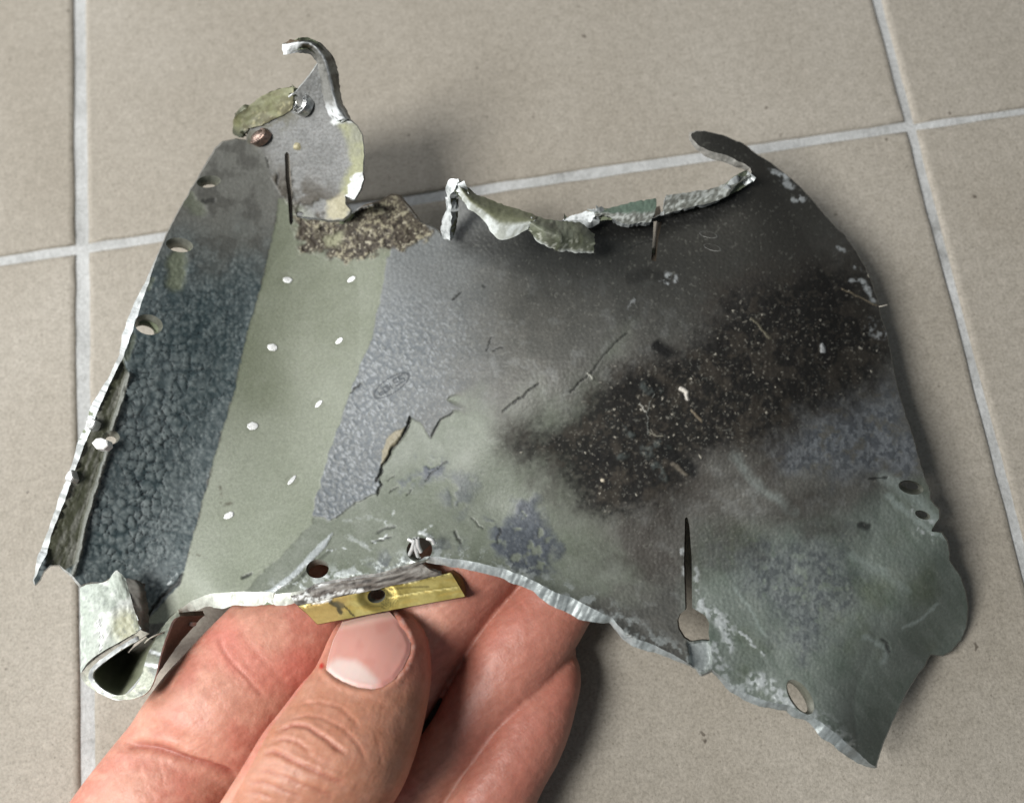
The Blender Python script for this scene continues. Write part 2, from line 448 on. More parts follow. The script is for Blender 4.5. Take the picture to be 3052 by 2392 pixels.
# ------------------------------------------------------------------ the torn sheet: relief (mm above the floor)
HC = [(703, 416, 49), (584, 541, 49), (498, 699, 50), (412, 933, 50.5), (300, 1200, 50), (200, 1450, 49), (120, 1700, 47.5),
      (640, 640, 46.5), (600, 850, 45.5), (500, 1200, 44), (400, 1500, 43), (330, 1690, 42),
      (826, 621, 43), (769, 884, 41), (698, 1161, 39.5), (615, 1451, 39), (531, 1741, 40), (480, 1840, 38),
      (960, 800, 39.5), (880, 1130, 37.5), (780, 1450, 38.5), (700, 1680, 42), (640, 1780, 44),
      (1154, 769, 43), (1062, 1115, 41), (960, 1450, 40), (900, 1640, 44.5), (850, 1770, 47),
      (1050, 1640, 46), (1050, 1720, 47.5), (1250, 1660, 48),
      (1180, 620, 43), (1320, 720, 44), (1370, 600, 46), (1300, 950, 45.5), (1230, 1250, 44), (1180, 1450, 43.5),
      (1550, 760, 45.5), (1550, 1000, 53), (1500, 1250, 51.5), (1450, 1500, 47), (1450, 1670, 50), (1600, 1700, 49.5),
      (1800, 700, 45), (1830, 950, 54), (1800, 1200, 54.5), (1750, 1450, 49), (1760, 1800, 48.5), (1690, 670, 43), (1970, 660, 43),
      (2050, 850, 49), (2100, 1150, 53.5), (2050, 1450, 51.5), (2000, 1750, 47.5), (2050, 1960, 47), (2150, 620, 44), (2236, 515, 43),
      (2080, 410, 47), (2200, 440, 43), (2300, 490, 38), (2290, 640, 43), (2330, 900, 47), (2400, 1200, 46.5), (2350, 1500, 49), (2300, 1800, 43.5), (2230, 2060, 46),
      (2430, 606, 35), (2548, 746, 31), (2618, 907, 28), (2520, 900, 38), (2660, 1089, 29), (2560, 1200, 40), (2720, 1300, 33), (2600, 1420, 41),
      (2769, 1470, 34), (2700, 1600, 38), (2560, 1750, 41.5), (2800, 1600, 35), (2700, 1800, 35.5), (2828, 1680, 29), (2884, 1812, 18), (2834, 1935, 15), (2773, 1950, 20),
      (2735, 2006, 24), (2640, 1960, 36), (2657, 2151, 26), (2610, 2290, 32), (2500, 2100, 43), (2420, 2130, 46), (2540, 2230, 42)]
_hf = tps(HC, 1e-4)
CREASE = [(1965, 800), (1880, 900), (1780, 1000), (1640, 1130), (1500, 1250), (1350, 1420), (1250, 1560)]
def HM(h):
    """control heights (mm) to heights above the floor: the piece is held just clear of the tiles"""
    return np.where(np.asarray(h) > 40, np.asarray(h) - 21.0, 3.0 + (np.asarray(h) - 15.0) * .64)
def h_sheet(x, y):
    d = np.sqrt(dline(x, y, CREASE) ** 2 + 48.0 ** 2)
    d2 = np.sqrt(dline(x, y, V7((700, 560), (1000, 700), (1400, 850), (1700, 930))) ** 2 + 40.0 ** 2)
    d3 = np.sqrt(dline(x, y, V7((1200, 100), (1500, 300), (1750, 520), (1950, 720))) ** 2 + 30.0 ** 2)
    dish = 2.2 * np.exp(-(((x - 900) / 210) ** 2 + ((y - 1150) / 420) ** 2))
    d4 = np.sqrt(dline(x, y, [(2060, 1520), (2300, 1600), (2560, 1640), (2760, 1600)]) ** 2 + 35.0 ** 2)
    d5 = np.sqrt(dline(x, y, [(1330, 700), (1500, 860), (1700, 900), (1900, 760)]) ** 2 + 60.0 ** 2)
    d6 = np.sqrt(dline(x, y, [(2080, 1990), (2300, 1900), (2560, 1900), (2760, 1780)]) ** 2 + 35.0 ** 2)
    d7 = np.sqrt(dline(x, y, [(1300, 1650), (1500, 1560), (1800, 1600), (2040, 1750)]) ** 2 + 40.0 ** 2)
    d8 = dline(x, y, [(1258, 1660), (1400, 1672), (1570, 1722), (1750, 1812), (1930, 1925), (2050, 1980)])
    buck = -3.4 * np.exp(-d4 / 110) - 3.4 * np.exp(-d5 / 150) + 3.0 * np.exp(-d6 / 100) - 3.0 * np.exp(-d7 / 110) + 2.4 * np.exp(-d8 / 40)
    return HM(buck + _hf(x, y) + 2.8 * np.exp(-d / 190) - 1.4 * np.exp(-d2 / 120) + 1.2 * np.exp(-d3 / 110) - dish) * 1e-3

def tab_lift(x, y):
    (x0, y0), (x1, y1) = TABLINE
    L = math.hypot(x1 - x0, y1 - y0)
    d = ((x - x0) * (y1 - y0) - (y - y0) * (x1 - x0)) / L      # px to the right of the crease
    return 0.0075 * sstep(0, 250, d) + 0.000008 * np.clip(d - 120, 0, 200) + 0.003 * sstep(330, 180, y) * sstep(0, 60, d)

# ------------------------------------------------------------------ the torn sheet: paint and wear
STRIPE_L = [(830, 590)] + V5((1040, 540), (980, 860), (900, 1180), (820, 1450)) + V4((1015, 0), (960, 250), (890, 480), (830, 700), (770, 920), (740, 1040), (705, 1150), (600, 1270), (540, 1330))
STRIPE_R = V5((1900, 700), (1840, 900)) + V9((760, 0), (640, 280), (560, 520), (470, 750), (400, 1000), (340, 1200), (318, 1310))
BLUE = STRIPE_L + [(380, 1900), (60, 1900), (60, 1000), (560, 380), (760, 380)]
PEEL = V9((318, 1310), (440, 1345), (500, 1320), (560, 1270), (680, 1190), (790, 1150), (822, 1080), (800, 1000), (850, 900), (920, 790), (1000, 690), (1035, 600),
          (1100, 625), (1180, 745), (1235, 640), (1330, 555), (1420, 530), (1290, 460), (1540, 350), (1600, 480), (1700, 560)) + V8((0, 630), (180, 490), (330, 540), (420, 450), (520, 350), (620, 230))
GREY = STRIPE_R[::-1][0:0] + STRIPE_R + PEEL + [(1900, 900), (2300, 900), (2300, 400), (1300, 600)]
GREENLOW = PEEL + [(1800, 1100), (1900, 1300), (1850, 1500), (1950, 1750), (1700, 1850), (1200, 1720), (880, 1800), (600, 1800), (760, 1660)]
SOOT = V8((90, 800), (200, 700), (340, 640), (450, 560), (480, 470), (540, 380), (640, 350), (760, 370), (900, 350), (1050, 240), (1110, 130), (1120, 30), (1400, -20), (1560, -90), (1750, -120), (1850, 0),
          (1900, 200), (1935, 340), (1850, 450), (1720, 520), (1500, 620), (1430, 720), (1310, 800), (1120, 830), (1010, 870), (930, 960), (850, 1050), (700, 1120), (480, 1130), (380, 1040), (300, 930), (180, 870))
HALO = V8((40, 830), (60, 700), (330, 600), (430, 480), (520, 330), (900, 300), (1050, 180), (1080, 0), (1500, -180), (1850, -160), (1960, 300), (1880, 520), (1500, 680), (1420, 900), (1380, 1000), (1500, 1050), (1700, 1230), (1500, 1230),
          (1300, 1060), (1060, 900), (1150, 1050), (1300, 1250), (1100, 1400), (700, 1500), (420, 1380), (300, 1130), (150, 960))
RWRINK = V8((1480, 640), (1700, 545), (1950, 540), (2110, 900), (2000, 960), (1800, 950), (1600, 910), (1420, 900), (1330, 800))
LWRINK = V7((800, 420), (1000, 380), (1450, 380), (1500, 620), (1400, 920), (1250, 990), (1130, 900), (1080, 720), (900, 560))
BGREEN = V7((700, 300), (1100, 330), (1500, 250), (1750, 100), (1900, 60), (2200, 500), (2200, 1000), (1700, 1700), (700, 1150), (640, 600))
CRUST = V1((670, 1390), (760, 1395), (850, 1410), (1040, 1416), (1090, 1370), (1200, 1300), (1380, 1215), (1450, 1220), (1540, 1340), (1600, 1415), (1710, 1480), (1640, 1540), (1500, 1600), (1300, 1640),
           (1150, 1690), (1050, 1720), (900, 1650), (690, 1620), (760, 1560), (700, 1480))
CHANNEL = V4((470, 175), (445, 100), (395, 200), (330, 340), (270, 480), (230, 600), (170, 780), (105, 930), (95, 1060), (180, 1090), (235, 1040), (262, 880), (300, 740), (350, 560), (395, 400), (440, 300))
LIP_LINE = V4((468, 180), (435, 300), (400, 400), (372, 540), (340, 640), (300, 760), (268, 870), (250, 980), (215, 1100))

def mixc(col, new, m):
    return col + (np.asarray(new) - col) * m[:, None]

def paint(x, y, tabmask):
    """paint colour, surface (rough, metal) and relief in metres of the front face"""
    n = len(x)
    wx = x + 26 * (fbm(x, y, 60, 11) - .5) + 10 * (fbm(x, y, 14, 12, 2) - .5)
    wy = y + 26 * (fbm(x, y, 60, 13) - .5) + 10 * (fbm(x, y, 14, 14, 2) - .5)
    fx = x + 14 * (fbm(x, y, 22, 15, 3) - .5); fy = y + 14 * (fbm(x, y, 22, 16, 3) - .5)
    big = fbm(x, y, 420, 1, 3); mid = fbm(x, y, 90, 2, 4); fine = fbm(x, y, 22, 3, 3); tiny = fbm(x, y, 9, 4, 2)
    disp = np.zeros(n); rough = np.full(n, .55); metal = np.zeros(n)
    # --- grey brown worn coat everywhere, darker to the upper right
    col = np.tile(c(94, 93, 88), (n, 1))
    col = mixc(col, c(78, 78, 74), sstep(.42, .68, fbm(x, y, 55, 21, 4)) * .6)
    col = mixc(col, c(116, 117, 114), sstep(.56, .74, fbm(x, y, 30, 22, 3)) * .5)
    f1, f2, idv = voro(fx, fy, 15, 23)
    tex = f2 - f1
    disp += 0.00007 * sstep(0, .4, tex) + .00010 * (fine - .5)
    # --- top right dark
    m = sstep(520, 100, dline(wx, wy, V3((900, 470), (700, 640), (300, 760), (-300, 830)))) ** 2
    col = mixc(col, c(38, 39, 37), m * .85)
    m = sstep(200, 20, dline(wx, wy, V3((880, 480), (1000, 600))))
    col = mixc(col, c(34, 33, 30), m * .8)
    # --- wrinkled grey coat right of the stripe
    ux, uy = (fx * .8 - fy * .6), (fx * .6 + fy * .8)
    g1, g2, gid = voro(ux + 10 * (fine - .5), uy / 1.4 + 8 * (tiny - .5), 11, 41)
    wr = np.clip(1 - (g1 / .62) ** 2, 0, 1) * (.35 + .65 * gid)
    dl = dline(x, y, STRIPE_R + [(940, 1540), (1100, 1500)])
    soft = 3 + 75 * sstep(1330, 1480, x)
    gm = sstep(1, -1, (sd(fx, fy, GREY) + soft * 1.2 * (fbm(x, y, 50, 46, 4) - .5)) / soft)
    strong = gm * sstep(470, 40, dl + 120 * (mid - .5)) * sstep(780, 1050, y)
    lite = gm * sstep(460, 20, dl + 120 * (mid - .5))
    col = mixc(col, c(120, 124, 125), lite * .75)
    col = mixc(col, c(82, 90, 98), strong * sstep(.5, .05, wr) * .55)
    col = mixc(col, c(150, 155, 160), strong * sstep(.35, .9, wr) * .65)
    disp += strong * (0.00020 * wr) + gm * .00018
    # --- small wrinkles over the whole worn coat
    col = mixc(col, c(62, 63, 62), (1 - sstep(0.02, .25, tex)) * .18 * (1 - strong))
    # --- green primer laid bare along the bottom
    gl = sstep(1, -1, (sd(fx, fy, GREENLOW) + 34 * sstep(1330, 1500, x) + soft * 1.2 * (fbm(x, y, 50, 46, 4) - .5)) / (soft + 1))
    gcol = c(113, 118, 107) + (mid[:, None] - .5) * .09 + (big[:, None] - .5) * .06
    gcol = gcol + (fbm(x + .7 * y, y - .7 * x, 30, 44, 3)[:, None] - .5) * .05
    col = col + (gcol - col) * gl[:, None]
    disp = disp * (1 - gl * .8) - gl * .00022; rough -= gl * .08
    # coat left over in the bared zone
    for poly, a in ((V9((1120, 900), (1180, 860), (1280, 850), (1270, 910), (1130, 990)), .9), (V9((920, 1080), (1020, 1000), (1130, 960), (1310, 890), (1240, 1000), (1090, 1080), (960, 1090)), .75),
                    (V9((1580, 1340), (1700, 1360), (1800, 1220), (1960, 1180), (2100, 1500), (2050, 1750), (1750, 1700), (1660, 1560)), .85), (V9((1280, 1150), (1330, 980), (1480, 960), (1520, 1100), (1400, 1330)), .45),
                    (V6((860, 300), (1020, 300), (1020, 340), (900, 350)), .7), (V6((580, 400), (740, 360), (760, 420), (600, 450)), .55)):
        m = sstep(22, -22, sd(wx, wy, poly) + 60 * (fbm(x, y, 40, 48, 4) - .5)) * a * sstep(.36, .54, fbm(x, y, 26, 47, 3) + .06)
        col = mixc(col, c(92, 97, 106), m); col = mixc(col, c(52, 56, 62), m * (1 - wr) * .7)
        disp += m * .00018
    # --- lower right: greenish grey, wrinkled remnants
    bgm = sstep(60, -40, sd(wx, wy, BGREEN))
    strk = fbm(x * .82 - y * .57, (x * .57 + y * .82) * .22, 16, 51, 3)
    bcol = c(104, 112, 105) + (mid[:, None] - .5) * .09 + (strk[:, None] - .5) * .07
    bcol = bcol + (c(88, 96, 82) - c(104, 112, 105)) * sstep(.45, .75, fbm(x, y, 160, 52, 4))[:, None]
    col = col + (bcol - col) * (bgm * .95)[:, None]
    for poly, a, cc in ((RWRINK, .75, c(112, 117, 122)), (LWRINK, .6, c(90, 94, 97))):
        m = sstep(60, -60, sd(wx + 60 * (big - .5), wy, poly) + 130 * (fbm(x, y, 60, 56, 4) - .5)) * a * sstep(.3, .55, fbm(x, y, 24, 55, 4) + .1)
        col = mixc(col, cc, m); col = mixc(col, c(44, 48, 54), m * sstep(.42, .58, fbm(x, y, 13, 57, 3)) * .75)
        disp += m * .00016 * (fbm(x, y, 13, 57, 3) - .5) * 2
    # pale sweeps across the lower right
    for pl, w, a in ((V8((1150, 840), (1280, 1000), (1450, 1130)), 26, .5), (V8((1900, 960), (2050, 1050), (2180, 1180)), 34, .45), (V7((1500, 450), (1650, 540), (1800, 640)), 22, .25), (V7((1780, 860), (1900, 780), (1960, 715)), 9, .6),
                     (V7((1580, 900), (1700, 960), (1680, 1030)), 16, .5), (V7((880, 640), (960, 760), (1050, 880)), 10, .35), (V7((1700, 140), (1850, 260), (1990, 360)), 14, .5)):
        m = sstep(w, 0, dline(wx, wy, pl)) * a
        col = mixc(col, c(150, 160, 156), m)
    # --- smoke over the whole upper right
    m = sstep(1750, 2250, x + .35 * (900 - y)) * sstep(1250, 850, y + 160 * (mid - .5))
    col = mixc(col, c(52, 51, 47), m * (.68 + .28 * sstep(.35, .65, fbm(x, y, 120, 58, 4))))
    # --- soot: brown halo, black heart
    smk = fbm(x, y, 150, 63, 5, .6)
    hm = sstep(80, -80, sd(wx, wy, HALO) + 170 * (smk - .5) + 60 * (fine - .5))
    col = mixc(col, c(54, 50, 45), hm * (.5 + .35 * sstep(.4, .6, mid)))
    gran = fbm(x, y, 10, 64, 3)
    sdis = sd(wx, wy, SOOT) + 120 * (smk - .5) + 75 * (gran - .5)
    sm = sstep(62, -62, sdis) ** 1.15
    col = mixc(col, c(19, 18, 16), sm * .95)
    col = mixc(col, c(58, 53, 46), sm * sstep(.5, .66, fbm(x, y, 46, 65, 4)) * .6)
    col = mixc(col, c(66, 61, 53), sm * sstep(.58, .7, gran) * .4)
    rough += (sm + hm * .4) * .3
    s1, s2, sid = voro(fx, fy, 9, 61)
    disp += sm * (0.00013 * (fine - .5) * 2 + .00006 * sstep(.1, .4, s1) * (tiny - .3))
    # --- soot smears beside the tear; soot plus painted shade under flap and lip
    m = sstep(90, 10, dline(wx, wy, V2((500, 960), (900, 1040), (1300, 1080), (1650, 1040)))) * .75
    col = mixc(col, c(42, 43, 41), m)
    for pl, w, a in ((V8((770, 300), (830, 350)), 26, .95), (V8((640, 480), (720, 500), (800, 520)), 26, .8), (V8((820, 830), (900, 900), (940, 930)), 30, .95), (V8((480, 860), (540, 880)), 30, .8), (V3((60, 1160), (200, 1120), (300, 1160)), 24, .4)):
        col = mixc(col, c(14, 14, 13), sstep(w, w * .3, dline(wx, wy, pl)) * a)
    for pl, w in ((V8((720, 830), (800, 800), (840, 790)), 26), (V8((760, 900), (800, 950)), 20), (V8((590, 860), (620, 850)), 14), (V8((700, 500), (770, 530)), 18), (V8((620, 720), (650, 760)), 16)):
        m = sstep(w, w * .3, dline(wx, wy, pl))
        col = mixc(col, c(72, 78, 76), m * .6 * sstep(.4, .6, fine)); disp += m * .0006 * fine
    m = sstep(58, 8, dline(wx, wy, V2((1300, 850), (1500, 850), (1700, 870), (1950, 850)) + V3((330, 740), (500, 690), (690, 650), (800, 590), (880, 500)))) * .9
    col = mixc(col, c(22, 22, 21), m)  # near-black along the lip: soot deepened with the lip's painted shadow
    # --- green stripe
    gs = inside(x, y, STRIPE_L + STRIPE_R[::-1]) & (y < 1900)
    gsm = sstep(3, -3, sd(fx, fy, STRIPE_L + V4((640, 1330), (850, 1200), (1000, 1190)) + [(931, 1560)] + STRIPE_R[::-1]))
    scol = c(110, 115, 98) + (c(136, 141, 127) - c(110, 115, 98)) * sstep(900, 1700, y)[:, None] + (big[:, None] - .5) * .10 + (fine[:, None] - .5) * .02 + (mid[:, None] - .5) * .05
    col = col + (scol - col) * gsm[:, None]
    rough = rough * (1 - gsm) + .42 * gsm
    disp = disp * (1 - gsm) - gsm * .00004
    # small stains on the stripe
    for pl, w in ((V4((900, 690), (905, 760)), 10), (V4((920, 780), (950, 770)), 8), (V4((770, 950), (850, 970)), 6), (V4((760, 1020), (800, 1030)), 5), (V4((1080, 300), (1130, 285)), 8)):
        col = mixc(col, c(78, 76, 62), sstep(w, 0, dline(wx, wy, pl)) * .8 * sstep(.4, .6, fine))
    for rx_, ry_ in ((857, 834), (1047, 832), (812, 1035), (1011, 1015), (753, 1269), (950, 1203), (682, 1535), (870, 1430)):
        dd = np.hypot(x - rx_, (y - ry_) * 1.2) + 8 * (fine - .5)
        col = mixc(col, c(84, 86, 68), sstep(7, 1, np.abs(dd - 16)) * .25 * sstep(.3, .6, mid + .1)); disp -= .00005 * sstep(34, 14, dd)
    # --- blue black crackled coat on the left
    bmask = sstep(3, -3, sd(x + 8 * (tiny - .5) + 6 * (fine - .5), y, BLUE))
    big_l = sstep(700, 1250, y)
    px, py = x + 22 * (fbm(x, y, 30, 70, 4) - .5), y + 22 * (fbm(x, y, 30, 71, 4) - .5)
    a1, a2, aid = voro(px, py, 27, 72); b1, b2, bid = voro(px, py, 14, 73); d1_, d2_, did = voro(px, py, 62, 74)
    near = sstep(170, 20, dline(x, y, STRIPE_L))                       # finer lumps beside the stripe
    mixb = np.clip(big_l * (1 - .75 * near) * sstep(.25, .6, fbm(x, y, 90, 76, 2) + .1), 0, 1)
    da = np.clip(1 - (a1 / .66) ** 2, 0, 1); db = np.clip(1 - (b1 / .66) ** 2, 0, 1)
    dome = (da * (.7 + .3 * db)) * mixb + db * (.3 + .7 * bid) * (1 - mixb)
    cr = (1 - sstep(.0, .11, a2 - a1)) * mixb * sstep(.35, .55, fbm(x, y, 45, 77, 3)) + .8 * (1 - sstep(.0, .045, d2_ - d1_)) * big_l * sstep(.4, .6, fbm(x, y, 70, 78, 3))
    cr = np.clip(cr * 1.15 + .5 * (1 - sstep(.0, .07, b2 - b1)) * sstep(.45, .62, fbm(x, y, 38, 79, 3)), 0, 1)
    bc = c(56, 68, 71) + (c(118, 127, 127) - c(56, 68, 71)) * np.clip(.75 * dome ** 1.4 + .55 * (fine - .5) + .25 * (tiny - .5), 0, 1)[:, None]
    bc = bc + (c(18, 25, 29) - bc) * (cr * .85)[:, None]
    bc = bc + (mid[:, None] - .5) * .05
    topf = sstep(880, 600, y + 160 * (mid - .5))
    bc = bc + (c(104, 103, 97) - bc) * (topf * .85)[:, None]
    bc = bc + (c(66, 65, 61) - bc) * (sstep(.5, .66, fbm(x, y, 40, 75, 4)) * sstep(950, 650, y) * .6)[:, None]
    col = col + (bc - col) * bmask[:, None]
    disp = disp * (1 - bmask) + bmask * (.00004 + (1 - .7 * topf) * ((.00019 * mixb + .00011 * (1 - mixb)) * (dome - .4) - .00014 * cr + .00008 * (fine - .5)))
    rough = rough * (1 - bmask) + (.5 + .12 * tiny) * bmask
    # drips of bared green below the edge holes
    for pl, w, a in (([(530, 770), (522, 840)], 40, .9), ([(560, 590), (590, 620)], 34, .55), ([(440, 860), (452, 830)], 10, .5), ([(400, 1010), (380, 1060)], 16, .5)):
        m = sstep(w, w * .35, dline(wx, wy, pl)) * a
        col = mixc(col, c(104, 110, 92), m); disp -= m * .0003
    # --- tab: lighter grey, olive towards its right edge
    if tabmask.any():
        t = tabmask.astype(float)
        tf = t * sstep(0, 60, ((x - 735) * 231 - (y - 415) * 148) / 274.0)
        k1, k2, kid = voro(fx, fy, 13, 81)
        tc_ = c(124, 125, 124) + (fine[:, None] - .5) * .10 + (mid[:, None] - .5) * .06
        tc_ = tc_ + (c(92, 90, 86) - tc_) * ((1 - sstep(.03, .25, k2 - k1)) * .45)[:, None]
        col = col + (tc_ - col) * tf[:, None]
        m = t * sstep(.42, .6, fbm(x, y, 34, 82, 3)) * sstep(120, 20, dline(wx, wy, V1((560, 1180), (700, 1250), (850, 1330), (1000, 1380))))
        col = mixc(col, c(66, 60, 50), m * .85); disp += m * .0003
        m = t * sstep(16, -10, sd(wx, wy, V1((1000, 700), (1100, 690), (1250, 800), (1250, 1100), (1100, 1250), (1030, 1210), (1080, 1000), (1050, 820))))
        col = mixc(col, c(148, 149, 118), m * (.5 + .5 * sstep(.35, .6, mid)))
        m = t * sstep(10, -8, sd(wx, wy, V1((900, 1270), (1040, 1215), (1050, 1290), (1090, 1340), (1030, 1405), (900, 1405))))
        col = mixc(col, c(178, 172, 146), m * .8)
        m = t * sstep(5, -3, sd(fx, fy, V1((1130, 1060), (1200, 1050), (1200, 1120), (1110, 1265), (1040, 1232))) + 16 * (tiny - .5))
        col = mixc(col, c(214, 217, 216) * (.7 + .6 * fine[:, None]), m); disp += m * .0004 * (tiny - .3); rough = rough * (1 - m) + .4 * m
        m = t * sstep(6, -3, sd(fx, fy, V1((935, 690), (960, 665), (1040, 655), (1000, 580), (1100, 690), (1000, 690), (960, 712))))
        col = mixc(col, c(214, 218, 216), m)
        m = t * sstep(60, 10, dline(wx, wy, V1((330, 830), (480, 700), (650, 600))))
        col = mixc(col, c(92, 90, 74), m * .7 * sstep(.35, .6, fine))
    # dark stain around the fold and slot at the foot of the tab
    m = sstep(70, 10, dline(wx, wy, V1((450, 960), (560, 1130), (600, 1230)))) * sstep(.35, .6, mid)
    col = mixc(col, c(58, 56, 50), m * .8)
    # --- burnt crust
    km = sstep(10, -8, sd(wx, wy, CRUST) + 46 * (fbm(x, y, 24, 94, 4) - .5)) * (1 - tabmask)
    kn = fbm(x + 14 * (fine - .5), y, 12, 91, 4, .75)
    kc = c(84, 77, 67) + (c(152, 146, 124) - c(84, 77, 67)) * sstep(.50, .70, kn)[:, None]
    kc = kc + (c(40, 35, 30) - kc) * (sstep(.48, .34, kn) * .9)[:, None]
    kb = fbm(x, y, 55, 92, 3)
    kc = kc + (c(58, 51, 43) - kc) * (sstep(.42, .62, kb) * .75)[:, None]
    kc = kc + (c(186, 180, 160) - kc) * (sstep(.68, .8, fbm(x, y, 8, 93, 2)) * .6)[:, None]
    col = col + (kc - col) * km[:, None]
    disp += km * (.0011 * (kn - .40)); rough += km * .3
    m = sstep(8, -14, sd(wx, wy, V1((900, 1510), (1030, 1480), (1040, 1540), (980, 1600), (910, 1590))))
    col = mixc(col, c(150, 150, 124), m * .8)
    # --- channel and lip on the far left edge
    m = sstep(5, -4, sd(fx, fy, CHANNEL))
    strk = fbm(x * .92 + y * .36, (y * .92 - x * .36) * .12, 9, 95, 3)
    cc_ = c(64, 66, 50) + (c(106, 106, 98) - c(64, 66, 50)) * sstep(.42, .75, strk)[:, None]
    col = col + (cc_ - col) * m[:, None]
    disp -= m * .0011
    dlp = dline(x + 5 * (fine - .5), y, LIP_LINE)
    m = sstep(11, 4, dlp)
    col = mixc(col, c(120, 122, 116), m * .9); disp += m * .0010
    # --- scraped bare metal
    for pl, w, a in ((V6((540, 300), (600, 285), (660, 255)), 8, .9), (V6((330, 335), (480, 340)), 3, .8), (V6((420, 275), (500, 290), (560, 330)), 10, .3),
                     (V6((830, 240), (890, 280), (905, 290)), 8, .9), (V6((760, 300), (830, 240), (870, 205)), 5, .7), (V6((400, 200), (560, 170), (680, 210)), 9, .2), (V6((680, 130), (640, 210)), 6, .5), (V6((250, 490), (360, 480), (470, 470)), 14, .85),
                     (V7((690, 730), (790, 790), (850, 860), (840, 950)), 30, .7), (V7((760, 950), (800, 1030), (840, 1060)), 24, .6), (V7((980, 1120), (1050, 1150), (1150, 1210), (1230, 1280)), 34, .75), (V7((900, 870), (960, 920), (1050, 1010)), 6, .8),
                     (V7((670, 500), (680, 600), (680, 700)), 10, .4), (V7((600, 430), (596, 560)), 9, .45), (VB((800, 640), (900, 710), (960, 740)), 14, .6), (VB((780, 520), (880, 590), (930, 610)), 11, .55),
                     (V3((1070, 400), (1180, 440)), 16, .9), (V3((1190, 490), (1230, 510)), 14, .7), (V3((1240, 600), (1330, 570)), 12, .8), (V3((1570, 935), (1600, 945)), 10, .7), (V3((1690, 1080), (1740, 1085)), 10, .7),
                     (V3((1660, 1180), (1740, 1180)), 9, .75), (V3((1750, 1200), (1820, 1310)), 12, .9), (V3((1800, 1480), (1870, 1560)), 24, .6), (V3((100, 1330), (60, 1440)), 10, .3), (V3((330, 1130), (390, 1160)), 14, .6), (V3((270, 1175), (330, 1190)), 6, .7),
                     (V4((700, 1100), (640, 1170)), 5, .6), (V4((440, 1050), (500, 1090)), 4, .2)):
        m = sstep(w, w * .25, dline(wx, wy, pl) + 5 * (fbm(x, y, 9, 98, 2) - .5)) * (a if w == 13 else a * .8) * (sstep(.2, .5, fbm(x, y, 26, 97, 4) + .08) if w == 13 else sstep(.40, .60, fbm(x + y * .5, y - x * .5, 15, 97, 4)))
        col = mixc(col, c(212, 217, 218), m); rough = rough * (1 - m) + .36 * m; metal = np.maximum(metal, m * .35)
        disp += m * .00016 * (tiny + .2)
    m = sstep(2.5, -2, sd(x + 5 * (tiny - .5), y + 5 * (fine - .5), V6((348, 246), (310, 320), (250, 385), (180, 455), (90, 535), (0, 585), (-60, 600), (-60, 582), (20, 545), (110, 480), (190, 400), (270, 310))))
    sc = fbm((x + y) * .7, (x - y) * .12, 14, 96, 3)
    col = mixc(col, c(196, 202, 202) * (.55 + .8 * sc[:, None]), m); rough = rough * (1 - m) + .32 * m; metal = np.maximum(metal, m * .4); disp += m * (.00035 + .0002 * (sc - .5))
    m = sstep(9, 2, dline(x + 6 * (fine - .5), y, V6((330, 345), (270, 400), (190, 480), (110, 545)))) * .7
    col = mixc(col, c(66, 70, 60), m * (1 - sstep(2, -2, sd(x, y, V6((348, 246), (310, 320), (250, 385), (180, 455), (90, 535), (0, 585), (-60, 600), (-60, 582), (20, 545), (110, 480), (190, 400), (270, 310))))))
    m = sstep(4, -3, sd(fx, fy, V7((636, 925), (738, 918), (748, 1040), (692, 1100), (640, 1040))))
    col = mixc(col, c(164, 170, 170), m * (.6 + .4 * fine)); disp -= m * .0012
    # silvery scuffs along the lower edge
    de = dline(x, y, V6((40, 585), (250, 525), (470, 482), (760, 418), (900, 375), (1270, 440), (1550, 570)) + V7((100, 730), (225, 792), (420, 925), (634, 1038)))
    de2 = dline(x, y, V7((760, 1070), (950, 1200), (1170, 1260), (1340, 1345), (1560, 1530)))
    sc2 = fbm(x * .8 - y * .3, y * .9 + x * .2, 22, 89, 5, .65)
    m = np.maximum(sstep(62, 0, de), sstep(46, 0, de2)) * sstep(.50, .64, sc2)
    col = mixc(col, c(186, 192, 190), m * .8); rough = rough * (1 - m) + .36 * m; metal = np.maximum(metal, m * .35); disp += m * .00012 * tiny
